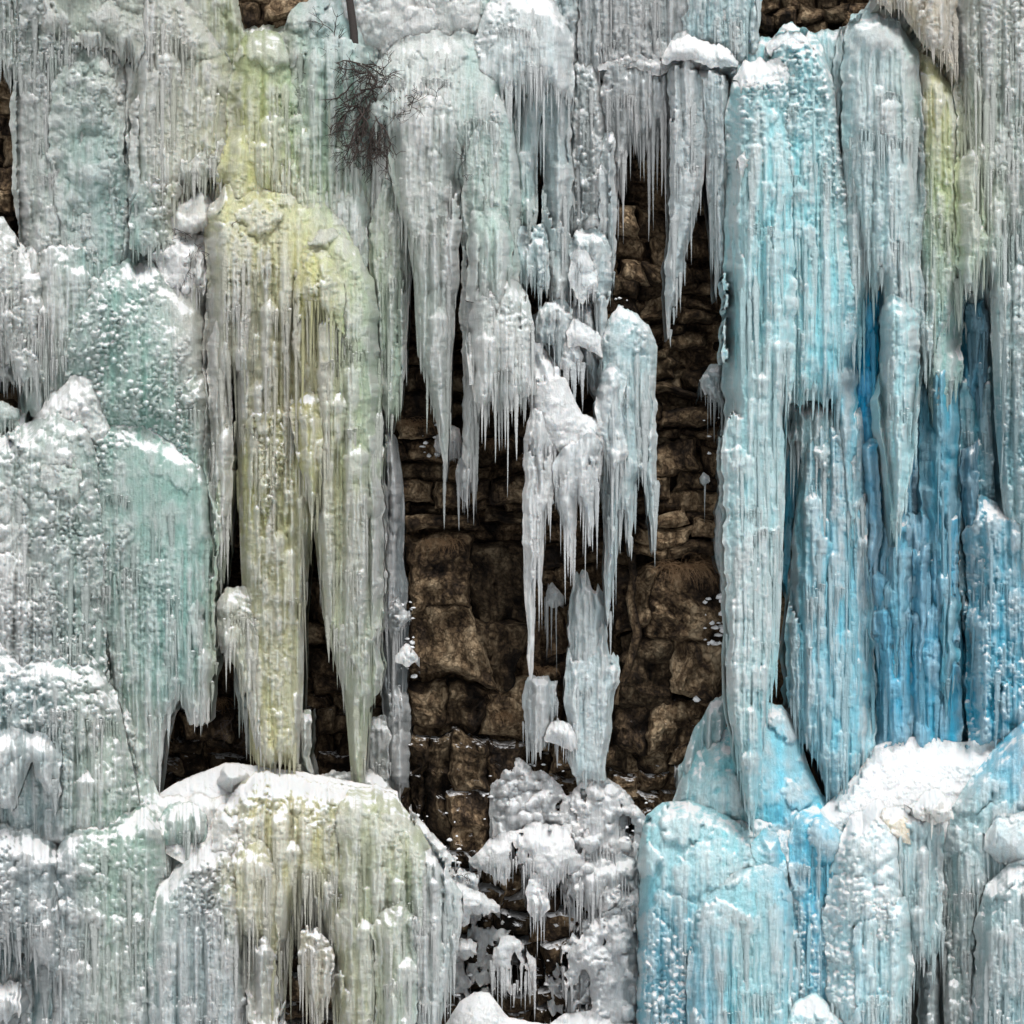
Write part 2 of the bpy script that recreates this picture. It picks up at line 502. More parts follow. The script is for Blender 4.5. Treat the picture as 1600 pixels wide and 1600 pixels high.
GX, GY = 1.65, 2.7
MODES = {  # flute big, flute fine, nub, nub2, lump small, lump large
    'flute': (1.0, 1.05, 0.45, 0.30, 0.0, 0.12),
    'frost': (0.8, 0.85, 0.9, 0.85, 0.2, 0.2),
    'lumpy': (0.35, 0.55, 0.9, 1.1, 0.6, 0.35),
    'knobs': (0.2, 0.4, 1.3, 1.5, 1.3, 0.2),
    'smooth': (0.2, 0.4, 0.35, 0.6, 0.25, 0.5),
    'shell': (0.25, 0.3, 0.5, 1.7, 0.1, 0.15),
    'deep': (1.3, 1.0, 0.15, 0.10, 0.12, 0.3),
    'snow': (0.0, 0.0, 0.3, 0.9, 0.45, 0.3),
}


def form(name, label, cat, T, B, d, R=40, mode='flute', top=None, tz=110, jag=22, ic=(9, 34, 4.0), surf=1.0,
         tint=None, tmix=0.75, sat=1.0, bf=1.0, kt=0.8, frost=1.0, group=None, gap=0.9, mat=None, amp=1.0, kind=None, res=1.0, d1=None, fuse=34, fbot=False, holes=0.0, tj=0, mellow=0, sn=1.0):
    """one body of ice between the outline T (top, left to right) and B (bottom, left to right)"""
    rng = np.random.default_rng(abs(hash_str(label)) % (2 ** 31))
    x0, x1 = T[0][0], T[-1][0]
    GY = 2.7 * res
    n = max(6, int((x1 - x0) / (GX * res)))
    X = np.linspace(x0, x1, n)
    tx, ty = zip(*T); bx, by = zip(*B)
    top_y = np.interp(X, tx, ty)
    bot_y = np.interp(X, bx, by)
    # irregular outline
    ox, oy = rng.uniform(0, 1700, 2)
    wob = samp(ROUGH, X * 1.5 + ox, np.full(n, oy))
    soft = samp(SOFT, X * 3 + ox, np.full(n, oy))
    top_y = top_y + (wob * 12 + soft * 20) * (1 if jag > 0 else .35) - np.minimum(samp(LUMP_S, X + ox, np.full(n, oy + 50)), 14) * 0.35 * (jag > 0)
    if tj:
        xx = x0
        while xx < x1:
            w = rng.uniform(6, 15)
            top_y = top_y - tj * rng.random() * np.clip(1 - np.abs((X - xx - w / 2) / (w / 2)), 0, 1) ** .6
            xx += w * .8
    if jag:
        # hanging tips: a few strand widths with different lengths
        acc = np.zeros(n)
        xx = x0
        tips = []
        while xx < x1:
            w = rng.uniform(5, 20)
            h = jag * rng.uniform(0.0, 1.0) ** 1.4 * 1.6
            u = 1 - np.abs((X - (xx + w / 2)) / (w / 2))
            acc = np.maximum(acc, h * np.clip(u, 0, 1) ** 0.7)
            tips.append((xx + w / 2, w / 2, h))
            xx += w * rng.uniform(0.55, 1.05)
        bot_y = bot_y + acc - jag * 0.5
    bot_y = np.maximum(bot_y, top_y + 4)
    y0, y1 = top_y.min(), bot_y.max()
    m = max(4, int((y1 - y0) / GY) + 2)
    Yr = y0 + np.arange(m) * GY
    XX, YY = np.meshgrid(X, Yr)
    inside = (YY > top_y) & (YY < bot_y)
    Yc = np.clip(YY, top_y, bot_y)
    if holes:
        hn = samp(SOFT, XX * 4.5 + ox, YY * 3.2 + oy) * 1.0 + samp(ROUGH, XX * .8 + ox, YY * .6 + oy) * 0.7
        inside &= hn > holes - .32
    # distance from the outline
    idx = np.broadcast_to(np.arange(n), (m, n))
    lo = np.maximum.accumulate(np.where(inside, -1, idx), axis=1)
    hi = np.minimum.accumulate(np.where(inside, n, idx)[:, ::-1], axis=1)[:, ::-1]
    e = np.minimum(idx - lo, hi - idx) * (X[1] - X[0])
    e = np.minimum(e, np.maximum(YY - top_y, 0) * kt)
    e = np.minimum(e, np.maximum(bot_y - YY, 0) * 0.7 + 3)
    e = np.where(inside, e, 0)
    tt = np.clip(e / R, 0, 1)
    body = R * np.sqrt(1 - (1 - tt) ** 2)
    body = blur(body, 3, 5)
    body = blur(body, 2, 4)
    if mellow: body = blur(blur(body, mellow, mellow), mellow, mellow)
    # relief
    A = np.array(MODES[mode])
    if top is not None:
        Bm = np.array(MODES[top])
        w = sstep(tz * 0.35, tz, (YY - top_y) + 50 * samp(SOFT, XX * 2 + ox, YY + oy))[..., None]
        A = Bm * (1 - w) + A * w
    else:
        A = np.broadcast_to(A, (m, n, 6))
    X2 = XX + ox; Y2 = Yc + oy
    wx = samp(ROUGH, X2 * 0.7 + 300, Y2 * 0.7) * 26 + samp(ROUGH, X2 * 2.1, Y2 * 2.1 + 500) * 7
    wy = samp(ROUGH, X2 * 0.7, Y2 * 0.7 + 900) * 26 + samp(ROUGH, X2 * 2.1 + 700, Y2 * 2.1) * 7
    # body read at the clamped heights
    jf = np.clip((Yc - y0) / GY, 0, m - 1.001); ji = jf.astype(int); jf = jf - ji
    body = body[ji, idx] * (1 - jf) + body[np.minimum(ji + 1, m - 1), idx] * jf
    e = e[ji, idx] * (1 - jf) + e[np.minimum(ji + 1, m - 1), idx] * jf
    fb = samp(FL_BIG, X2, Y2); ff = samp(FL_FINE, X2 + 7 * samp(SOFT, X2, Y2 * .5), Y2)
    nb = samp(NUB, X2 + wx * .15, Y2 + wy * .15); n2 = samp(NUB2, X2 + wx * .3, Y2 + wy * .3)
    ls = samp(LUMP_S, X2 + wx * .6, Y2 + wy * .6); ll = samp(LUMP_L, X2 + wx * 1.3, Y2 + wy * 1.3)
    rg = samp(ROUGH, X2 * 1.1, Y2 * 1.1)
    v1 = np.clip(0.8 + 2.4 * samp(SOFT, X2 * 1.4 + 77, Y2 * .8), .15, 1.5); v2 = np.clip(0.9 + 3.4 * samp(SOFT, X2 * 1.7 + 800, Y2 * 1.3 + 333), 0, 2.1)
    v3 = np.clip(0.85 + 2.2 * samp(SOFT, X2 * 1.9 + 1200, Y2 * .9 + 99), .2, 1.4)
    rel = A[..., 0] * fb * v3 + A[..., 1] * ff * v1 + A[..., 2] * nb * (.4 + .6 * v2) + A[..., 3] * n2 * v2 + A[..., 4] * ls + A[..., 5] * ll + rg * 4.0 + samp(STREAK, X2, Y2) * 5 * (A[..., 0] + A[..., 1])
    rel = rel * amp * (1.2 if mode in ('flute', 'frost', 'deep') else 1.0)
    edge = np.clip(e / 12, 0.4, 1)
    # broad swelling so that big faces are not flat
    swell = samp(SOFT, X2 * 1.2, Y2 * 0.5) * 26
    dd0 = d if d1 is None else d + (d1 - d) * np.clip((Yc - y0) / (y1 - y0), 0, 1)
    D = dd0 + S * (body * bf * 0.72 + rel * edge + swell * np.clip(e / 40, 0, 1))
    # outlines wander with height
    we = np.exp(-np.minimum(XX - x0, x1 - XX) / 22.0) + 0.12
    XW = XX + we * (samp(SOFT, np.full_like(X2, ox), YY * 2 + oy) * 15 + samp(ROUGH, X2 * 0.3, Yc * 0.8 + oy) * 9)
    bd = buf_at(XW, Yc)
    ok = bd > -5
    sm_ = blur(blur(np.where(ok, bd, 0), 3, 3), 2, 2) / np.maximum(blur(blur(ok * 1.0, 3, 3), 2, 2), 0.01)
    es = np.minimum(np.minimum(idx - 0, n - 1 - idx) * (X[1] - X[0]), (Yc - top_y) * 0.9 + 0.0)
    if fbot: es = np.minimum(es, (bot_y - Yc) * .9)
    wgt = sstep(-4, fuse, es + 10 * samp(ROUGH, X2 * .5, Y2 * .4))
    lowr = sstep(0, 60, bot_y - Yc) if not fbot else np.ones_like(Yc)
    Df = sm_ - 0.03 + (D - sm_ + 0.03) * wgt + S * rel * 0.6 * (1 - wgt)
    D = np.where(ok & (D > sm_) & (D - sm_ < 2.2), D * (1 - lowr) + Df * lowr, D)
    co = PA(XW, Yc, D)
    buf_add(XW[inside], Yc[inside], D[inside])
    quad = inside[:-1, :-1] | inside[1:, :-1] | inside[:-1, 1:] | inside[1:, 1:]
    vid = np.arange(m * n).reshape(m, n)
    a = vid[:-1, :-1]; b_ = vid[1:, :-1]; c = vid[1:, 1:]; dd = vid[:-1, 1:]
    Q = np.stack([a, b_, c, dd], -1)[quad]
    first = np.where(inside.any(0), inside.argmax(0), 10 ** 6)
    last = np.where(inside.any(0), m - 1 - inside[::-1].argmax(0), -1)
    rows = np.arange(m)[:, None] + np.zeros((1, n), int)
    r2 = np.where(first < 10 ** 6, np.clip(rows, np.maximum(first - 1, 0), np.minimum(last + 1, m - 1)), rows)
    weld = (r2 * n + np.arange(n)).ravel()
    # rim going back into the wall
    qp = np.pad(quad, 1)
    E = []
    core = qp[1:-1, 1:-1]
    E.append(np.stack([dd, a], -1)[core & ~qp[:-2, 1:-1]])
    E.append(np.stack([b_, c], -1)[core & ~qp[2:, 1:-1]])
    E.append(np.stack([a, b_], -1)[core & ~qp[1:-1, :-2]])
    E.append(np.stack([c, dd], -1)[core & ~qp[1:-1, 2:]])
    E = weld[np.concatenate(E)]
    E = E[E[:, 0] != E[:, 1]]
    Q = weld[Q]
    dup = (Q[:, 0] == Q[:, 1]) | (Q[:, 1] == Q[:, 2]) | (Q[:, 2] == Q[:, 3]) | (Q[:, 3] == Q[:, 0])
    T3 = np.concatenate([Q[dup][:, [0, 1, 2]], Q[dup][:, [0, 2, 3]]])
    T3 = T3[(T3[:, 0] != T3[:, 1]) & (T3[:, 1] != T3[:, 2]) & (T3[:, 2] != T3[:, 0])]
    Q = Q[~dup]
    # colour
    al = np.full((m, n), 1.0)
    if top == 'smooth' or mode == 'smooth':
        al = (0.25 + 0.75 * (sstep(tz * 0.6, tz * 1.3, YY - top_y) if top else 0 * YY))
    if mode in ('flute', 'deep'): al = al * (1 - .4 * sstep(20, 120, YY - top_y))
    al = al * sn
    base = tintmap(XX, YY)
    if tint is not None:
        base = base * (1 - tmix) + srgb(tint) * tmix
    sk = 0.55 + 1.5 * (samp(STREAK, X2 * .45, Y2 * .5) + .5) * .5 + 0.5 * samp(SOFT, X2 * 2, Y2 * .9 + 700)
    wb = sstep(1.0, 1.2, base[..., 2] / base[..., 1])[..., None]; wy = sstep(0.95, 0.6, base[..., 2] / base[..., 0])[..., None]
    base = base * (1 + wb * np.array((-0.03, 0.07, -0.02))) * (1 + wy * np.array((0.07, 0.06, 0.06)))
    lm = base.mean(-1, keepdims=True)
    base = lm + (base - lm) * (0.83 + 0.17 * wb)
    base = lm + (base - lm) * np.clip(sk, .35, 1.5)[..., None]
    relz = rel - blur(rel, 8, 14)
    f = sstep(-3.5, 5.0, relz + rg * 3)[..., None] * frost
    f = f * (0.75 + 0.5 * (samp(SOFT, X2 * 2.3, Y2 * 1.3)[..., None] + 0.5))
    lum = base.mean(-1, keepdims=True)
    deep = np.clip(lum + (base - lum) * 0.95 * sat, 0.01, 1) * 1.1
    pale = np.clip(lum + (base - lum) * 0.8, 0, 1) * 0.66 + 0.28
    col = deep * (1 - f) + pale * np.clip(f, 0, 1)
    co = co.reshape(-1, 3); col = col.reshape(-1, 3)
    used = np.unique(np.concatenate([Q.ravel(), T3.ravel(), E.ravel()]))
    remap = -np.ones(m * n, int); remap[used] = np.arange(len(used))
    al = al.ravel()[used]
    co2 = co[used]; col2 = col[used]; Q = remap[Q]; E = remap[E]; T3 = remap[T3]
    rim = np.unique(E)
    rmap = -np.ones(len(used), int); rmap[rim] = len(used) + np.arange(len(rim))
    back = co2[rim].copy(); back[:, 1] += gap
    tv = (Yc - top_y < 3).ravel()[used][rim]
    back[:, 2] -= np.where(tv, 0.55 * gap, 0)
    Qs = np.stack([E[:, 0], rmap[E[:, 0]], rmap[E[:, 1]], E[:, 1]], -1)[:, ::-1]
    co2 = np.concatenate([co2, back]); col2 = np.concatenate([col2, col2[rim]]); al = np.concatenate([al, al[rim]])
    Q = np.concatenate([Q, Qs])
    org = np.array(P((x0 + x1) / 2, float(top_y.mean()), d))
    me = mesh_from(name, co2 - org, Q, T3)
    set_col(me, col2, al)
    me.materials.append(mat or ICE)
    o = bpy.data.objects.new(name, me)
    COL.objects.link(o)
    o.location = org
    tag(o, label, cat, group, kind)

    def depth_at(px, py):
        i = int(np.clip((px - x0) / (X[1] - X[0]), 0, n - 1)); j = int(np.clip((py - y0) / GY, 0, m - 1))
        return D[j, i], col[j * n + i], body[j, i]
    # free hanging icicles along the lower rim
    if ic:
        step, ln, rad = ic; step *= 0.74; rad *= 0.8
        xx = x0 + rng.uniform(1, step * .6)
        while xx < x1 - 1:
            i = int(np.clip((xx - x0) / (X[1] - X[0]), 0, n - 1))
            up = rng.uniform(12, 50)
            L_ = ln * (0.3 + rng.exponential(0.7)) + up
            L_ = min(L_, ln * 3.2 + up)
            yb = bot_y[i] - up
            if yb > top_y[i] - 4:
                dd_, cc_, bb_ = depth_at(xx, min(yb, bot_y[i] - 8))
                dj, cj, bj = depth_at(xx, bot_y[i] - 10)
                r = rad * rng.uniform(0.55, 1.5) * (0.7 + 0.3 * min(L_ / (ln + 30), 2))
                cc_ = cj * 0.8 + 0.07
                icicle(o, xx, yb, min(dd_, dj + 0.1) - r * S * 0.5, L_, r, cc_)
            xx += step * rng.uniform(0.5, 1.5)
    # ragged drip fringes part of the way down the big faces
    if surf and mode in ('flute', 'frost') and x1 - x0 > 50:
        area = float((bot_y - top_y).mean() * (x1 - x0))
        for _ in range(int(area / 17000 + rng.random())):
            wt = min(rng.uniform(16, 55), x1 - x0 - 24)
            cx = rng.uniform(x0 + 10, x1 - 10 - wt)
            i = int(np.clip((cx - x0) / (X[1] - X[0]), 0, n - 1))
            cy = top_y[i] + rng.uniform(.2, .85) * (bot_y[i] - top_y[i])
            xx = cx; ls_ = rng.uniform(18, 46)
            while xx < cx + wt:
                yy = cy + rng.uniform(-5, 5) + 10 * abs((xx - cx) / wt - .5)
                dd_, cc_, bb_ = depth_at(xx, yy)
                dj, cj, bj = depth_at(xx, yy + 14)
                icicle(o, xx, yy, max(dd_, dj) + 0.01, ls_ * (0.4 + rng.exponential(.7)), rng.uniform(1.5, 3.2), cj * .85 + .05)
                xx += rng.uniform(2.5, 6.5)
    # strands standing proud of the face
    if surf and mode in ('flute', 'frost', 'deep'):
        area = float((bot_y - top_y).mean() * (x1 - x0))
        for _ in range(int(surf * area / 2700)):
            px = rng.uniform(x0 + 5, x1 - 5)
            i = int((px - x0) / (X[1] - X[0]))
            h = bot_y[i] - top_y[i]
            if h < 90: continue
            py = top_y[i] + rng.uniform(0.12, 0.8) * h
            L_ = min(rng.uniform(50, 260), bot_y[i] - py + 20)
            a_, c_, b2 = depth_at(px, py + 8)
            a2_, c2_, _b = depth_at(px, py + L_ * 0.7)
            r = 1.8 + 5.2 * rng.random() ** 1.8
            if L_ / r < 9: continue
            o_ = icicle(o, px, py, a_ - r * S * 0.35, L_, r, (c_ + c2_) * 0.5 * 0.88 + 0.03)
            tilt = (a2_ - a_) / (L_ * 0.7 * S)
            o_.rotation_euler[0] = 0
            o_.rotation_euler[2] = 0
            o_.rotation_euler[0] = -math.atan(max(-0.25, min(0.25, tilt)))
    return o


def hash_str(s):
    h = 2166136261
    for ch in s:
        h = (h ^ ord(ch)) * 16777619 & 0xffffffff
    return h


#SPECS
# ------------------------------------------------------------------ the cliff
def tube(V, Q, pts, rads, sides=5):
    pts = [np.array(p, float) for p in pts]
    b = len(V)
    for i, (p, r) in enumerate(zip(pts, rads)):
        t = pts[min(i + 1, len(pts) - 1)] - pts[max(i - 1, 0)]
        t /= (np.linalg.norm(t) + 1e-9)
        u = np.cross(t, (0.1, 1, 0.2)); u /= (np.linalg.norm(u) + 1e-9)
        w = np.cross(t, u)
        for j in range(sides):
            a = 2 * math.pi * j / sides
            V.append(tuple(p + r * (math.cos(a) * u + math.sin(a) * w)))
    for i in range(len(pts) - 1):
        for j in range(sides):
            Q.append((b + i * sides + j, b + i * sides + (j + 1) % sides, b + (i + 1) * sides + (j + 1) % sides, b + (i + 1) * sides + j))


def cliff():
    xs = np.concatenate([np.arange(-900, -60, 30), np.arange(-60, 1660, 6), np.arange(1660, 2500, 30)])
    ys = np.concatenate([np.arange(-500, -20, 30), np.arange(-20, 1640, 6), np.arange(1640, 2401, 30)])
    XX, YY = np.meshgrid(xs, ys)
    bed = np.cumsum(np.r_[-520, RNG.uniform(14, 46, 120)])
    off = RNG.uniform(-14, 14, 121)
    ysl = YY + 14 * samp(SOFT, XX * 2, YY) + (XX - 800) * 0.02
    k = np.clip(np.searchsorted(bed, ysl) - 1, 0, 119)
    t = (ysl - bed[k]) / (bed[np.minimum(k + 1, 120)] - bed[k])
    D = off[k] * 0.8 + 5 * (1 - t) - 7 * np.exp(-(t / 0.12) ** 2)
    D += samp(LUMP_S, XX * .8, YY * 1.6) * 0.6 + samp(LUMP_L, XX, YY) * 0.5 + samp(ROUGH, XX, YY * 1.5) * 16
    D = D * S - 0.95
    co = PA(XX, YY, D)
    m, n = XX.shape
    v = np.arange(m * n).reshape(m, n)
    Q = np.stack([v[:-1, :-1], v[1:, :-1], v[1:, 1:], v[:-1, 1:]], -1).reshape(-1, 4)
    me = mesh_from("cliff", co.reshape(-1, 3), Q, smooth=False)
    o = link("cliff_face", me, ROCK)
    return tag(o, "dark brown layered rock face behind all the ice", "cliff", kind="structure")


CLIFF = cliff()

# snow field at the foot of the wall, beyond the lower edge of the picture
gx, gy = np.meshgrid(np.linspace(-150, 150, 61), np.linspace(-160, 6, 67))
gz = -3.5 + 0.8 * np.sin(gx * .11) * np.cos(gy * .09) - 0.03 * (gy + 45)
v = np.arange(61 * 67).reshape(67, 61)
gq = np.stack([v[:-1, :-1], v[:-1, 1:], v[1:, 1:], v[1:, :-1]], -1).reshape(-1, 4)
o = link("ground", mesh_from("ground", np.stack([gx, gy, gz], -1).reshape(-1, 3), gq), SNOW)
tag(o, "snow covered ground at the foot of the frozen wall", "snow", kind="structure")


def rock_block(pts, d, thick=0.5, bulge=6, rough=1.0, name="rock_block", label=None):
    """pts: outline polygon corners (tl, tr, br, bl) in photo pixels"""
    rng = RNG
    tl, tr, br, bl = [np.array(p, float) for p in pts]
    w = max(abs(tr[0] - tl[0]), abs(br[0] - bl[0])); h = max(abs(bl[1] - tl[1]), abs(br[1] - tr[1]))
    n = int(np.clip(w / 4.5, 5, 44)); m = int(np.clip(h / 4.5, 5, 60))
    u, v = np.meshgrid(np.linspace(0, 1, n), np.linspace(0, 1, m))
    uu, vv = u[..., None], v[..., None]
    p = (tl * (1 - uu) + tr * uu) * (1 - vv) + (bl * (1 - uu) + br * uu) * vv
    X, Y = p[..., 0], p[..., 1]
    ox, oy = rng.uniform(0, 1700, 2)
    e = np.minimum(np.minimum(u, 1 - u) * w, np.minimum(v, 1 - v) * h)
    # broken outline
    X, Y = X + samp(SOFT, X * 2.2 + 60, Y * 2.2) * 18, Y + samp(SOFT, X * 1.3, Y * 1.3 + 400) * 36 + samp(SOFT, X * 5, Y * 5 + 400) * 10
    X = X + samp(ROUGH, X * 0 + ox + Y * .6, Y * .6) * 16 * np.minimum(1, w / 60) + samp(SOFT, Y * 4 + ox, X * 4) * 5
    Y = Y + samp(ROUGH, X * .6 + ox, X * 0 + oy) * 14 * np.minimum(1, h / 60)
    r = min(bulge, w * .15, h * .15)
    tt = np.clip(e / r, 0, 1)
    prof = r * np.sqrt(1 - (1 - tt) ** 2)
    ang = rng.uniform(-.10, .10, 2)
    planes = np.full(X.shape, -1e9)
    for _ in range(int(rng.integers(4, 9))):
        cu, cv = rng.uniform(0, 1, 2); ga = rng.normal(0, .55, 2)
        planes = np.maximum(planes, -(np.abs((u - cu) * w * ga[0] + (v - cv) * h * ga[1])) + rng.uniform(0, 6) - .35 * np.hypot((u - cu) * w, (v - cv) * h))
    pl = np.clip(planes, -26, 8) + 20
    lay = rng.uniform(-3.5, 3.5, 400)
    li = ((Y + samp(SOFT, X * 1.5 + ox, Y) * 30 + (X - X.mean()) * rng.uniform(-.12, .12)) / rng.uniform(9, 22) + 150).astype(int) % 400
    ver = ((X + samp(SOFT, X + oy, Y * 2) * 26) / rng.uniform(16, 40) + 150).astype(int) % 400
    fac = pl * 0.75 + lay[li] * .8 + lay[ver] * .8 + np.abs(samp(SOFT, X * 1.6 + ox, Y * 1.6 + oy)) * 12 + np.abs(samp(SOFT, X * 5 + oy, Y * 3 + ox)) * 14
    fac += samp(ROUGH, X * .5 + ox, Y * .35 + oy) * 12 + samp(ROUGH, X + ox, Y + oy) * 7
    D = d - .12 + S * (prof + fac * rough * np.clip(e / 8, 0.2, 1) * min(1, w / 70 + .3) + ang[0] * (X - X.mean()) + ang[1] * (Y - Y.mean()))
    co = PA(X, Y, D)
    vi = np.arange(m * n).reshape(m, n)
    Q = np.stack([vi[:-1, :-1], vi[1:, :-1], vi[1:, 1:], vi[:-1, 1:]], -1).reshape(-1, 4)
    ring = np.concatenate([vi[0, :], vi[1:, -1], vi[-1, -2::-1], vi[-2:0:-1, 0]])
    flat = co.reshape(-1, 3)
    back = flat[ring].copy(); back[:, 1] += thick
    bi = m * n + np.arange(len(ring))
    rq = np.stack([ring, np.roll(ring, -1), np.roll(bi, -1), bi], -1)
    me = mesh_from("rock_block", np.concatenate([flat, back]), np.concatenate([Q, rq]), smooth=False)
    o = link(name, me, ROCK, CLIFF)
    if label: o["label"] = label
    return o


def rock_beds(x0, x1, y0, y1, hlo, hhi, wlo, whi, d=-0.35, skip=()):
    y = y0
    while y < y1:
        h = random.uniform(hlo, hhi)
        x = x0 + random.uniform(-whi * .6, 0)
        bd = random.uniform(-0.16, 0.16)
        while x < x1:
            w = random.uniform(wlo, whi)
            cx, cy = x + w / 2, y + h / 2
            if random.random() < .93 and not any(a < cx < b and c < cy < e for a, b, c, e in skip):
                j = lambda s: random.uniform(-s, s)
                s = min(w, h) * .26
                sl = random.uniform(-7, 7)
                rock_block([(x + j(s), y + j(s) - sl), (x + w + j(s), y + j(s) + sl), (x + w + j(s), y + h + j(s)), (x + j(s), y + h + j(s))],
                           d + bd + random.uniform(-.2, .2))
            x += w * random.uniform(0.94, 1.06)
        y += h * random.uniform(0.9, 1.0)


BIG = [(625, 835, 830, 1160), (955, 1140, 880, 1150), (610, 800, 1150, 1330)]
rock_beds(955, 1140, 300, 470, 20, 50, 40, 100, -0.4)
rock_beds(955, 1140, 470, 885, 14, 42, 36, 105, -0.35, BIG)
rock_beds(612, 830, 540, 835, 14, 40, 40, 115, -0.35, BIG)
rock_beds(820, 965, 850, 1230, 24, 60, 26, 60, -0.45, BIG)
rock_beds(700, 1010, 1330, 1640, 22, 48, 26, 70, -0.1)
rock_beds(950, 1090, 1140, 1290, 20, 40, 22, 50, -0.4)
rock_beds(250, 350, 1040, 1230, 26, 50, 30, 60, -0.3)
rock_beds(465, 615, 900, 1240, 30, 70, 34, 80, -0.35)
rock_beds(-60, 45, 100, 360, 24, 50, 26, 60, -0.3)
rock_beds(-60, 30, 530, 720, 24, 50, 26, 60, -0.3)
rock_beds(365, 520, -50, 32, 24, 34, 30, 60, 0.05)
rock_beds(1180, 1345, -50, 40, 24, 34, 30, 60, 0.2)
rock_beds(880, 930, -40, 60, 20, 34, 24, 44, -0.1)
rock_beds(430, 575, 1410, 1640, 24, 46, 30, 60, 1.2)
# the large faces
for pts, dd, lab in (
    ([(632, 840), (735, 836), (740, 960), (640, 968)], -0.05, "tan streaked upper face of the big boulder"),
    ([(730, 845), (830, 850), (826, 985), (735, 975)], -0.22, "dark stained upper right face of the boulder"),
    ([(640, 962), (742, 955), (775, 1078), (634, 1040)], 0.18, "jutting tan lower face of the big boulder"),
    ([(735, 965), (832, 975), (790, 1082), (768, 1084)], -0.02, None),
    ([(625, 1052), (700, 1066), (690, 1140), (632, 1125)], -0.35, None),
    ([(690, 1070), (790, 1078), (745, 1150), (690, 1142)], -0.28, None),
    ([(775, 1060), (835, 1040), (830, 1150), (750, 1150)], -0.35, None),
    ([(622, 1140), (668, 1148), (660, 1300), (640, 1255)], -0.15, None),
    ([(664, 1150), (705, 1155), (715, 1325), (668, 1305)], -0.22, None),
    ([(702, 1150), (760, 1160), (770, 1250), (708, 1250)], 0.05, None),
    ([(700, 1240), (775, 1245), (760, 1345), (700, 1325)], 0.0, None),
    ([(757, 1160), (815, 1165), (800, 1310), (768, 1300)], -0.25, None),
    ([(955, 890), (1035, 885), (1020, 985), (965, 1000)], -0.15, "upright rock slab with a pale twisted vein"),
    ([(1020, 890), (1140, 895), (1135, 1010), (1010, 1000)], -0.1, None),
    ([(975, 1000), (1060, 992), (1050, 1115), (958, 1112)], -0.12, None),
    ([(1050, 995), (1138, 1005), (1120, 1100), (1045, 1085)], 0.08, "smooth grey jutting rock face below the roots"),
    ([(955, 1105), (1020, 1105), (1010, 1180), (948, 1180)], -0.25, None),
    ([(1015, 1095), (1110, 1095), (1070, 1175), (1008, 1178)], -0.25, None),
    ([(800, 1230), (880, 1225), (880, 1300), (790, 1310)], -0.2, None)):
    rock_block(pts, dd, 0.7, 8, 1.5, label=lab)

# pale vein twisting down the right slab
def vein(pts, r):
    V, Q = [], []
    tube(V, Q, [P(a, b, c) for a, b, c in pts], [r * (1 - .5 * abs(k / (len(pts) - 1) - .4)) for k in range(len(pts))], 7)
    link("rock_vein", mesh_from("rock_vein", V, Q), ROCK, CLIFF)["label"] = "pale tan vein of stone twisting over the brown slab"


vein([(986, 868, .1), (990, 900, .12), (984, 935, .14), (990, 965, .16), (996, 990, .18), (988, 1020, .2), (978, 1050, .2), (970, 1075, .15), (962, 1100, .1)], .12)
# ------------------------------------------------------------------ ice: left part
form("frozen_waterfall", "continuous grey white back sheet of ice behind the domes of the left half", "ice sheet",
     [(-150, -70), (360, -70), (380, 40), (500, 35), (540, -70), (905, -70)],
     [(-150, 110), (28, 112), (32, 1100), (262, 1070), (300, 1060), (325, 900), (345, 640), (358, 600), (366, 640), (380, 760), (465, 800), (480, 760), (560, 800), (598, 700), (630, 400), (645, 300), (690, 380), (712, 290), (735, 300), (760, 440), (812, 440), (832, 330), (843, 240), (852, 330), (905, 360)],
     0.0, 30, 'flute', top='frost', tz=300, ic=(14, 20, 4), jag=20, surf=.3, res=1.5)
form("ice_sheet", "grey green back sheet of ice filling the lower left quarter", "ice sheet",
     [(-150, 480), (28, 700), (120, 700), (235, 1200), (250, 1240), (620, 1240), (690, 1350)], [(-150, 1700), (390, 1700), (436, 1600), (455, 1440), (556, 1420), (572, 1660), (690, 1500)], 0.4, 40, 'frost', ic=(8, 30, 4), surf=.3, res=1.4, d1=3.4)
form("ice_sheet", "pale blue back sheet of ice between the upper right columns", "ice sheet",
     [(1140, 100), (1190, 60), (1330, 45), (1420, -70), (1690, -70)], [(1140, 640), (1225, 680), (1340, 500), (1440, 560), (1500, 500), (1690, 700)], 0.35, 34, 'flute', ic=(12, 26, 4), surf=.3, tint=(140, 185, 200), tmix=.5, res=1.6)
form("ice_sheet", "blue grey back sheet of ice under the lower right mounds", "ice sheet",
     [(1010, 1330), (1100, 1260), (1300, 1300), (1420, 1240), (1690, 1200)], [(1010, 1700), (1418, 1700), (1424, 1500), (1430, 1480), (1470, 1480), (1478, 1700), (1690, 1700)], 1.5, 40, 'frost', ic=None, surf=.3, res=1.4, d1=3.2)
form("ice_curtain", "frosted icicle fringe above the dark rock hole at the upper left edge", "icicles",
     [(-90, -70), (36, -70)], [(-90, 110), (36, 118)], 0.25, 25, 'flute', ic=(6, 16, 3))
form("frozen_waterfall", "tall pitted grey green ice sheet at the upper left", "ice sheet",
     [(22, -70), (215, -70)], [(22, 420), (60, 560), (130, 640), (215, 640)], 0.3, 60, 'frost', top='lumpy', tz=330, ic=None, sn=.6)
form("ice_bulge", "knobbly pale teal swelling on the upper left ice sheet", "ice bulge",
     [(78, 130), (110, 80), (150, 70), (185, 110), (200, 190)], [(78, 330), (120, 480), (160, 520), (200, 420)], 0.85, 45, 'lumpy', ic=None, jag=30, fbot=True, sn=.6)
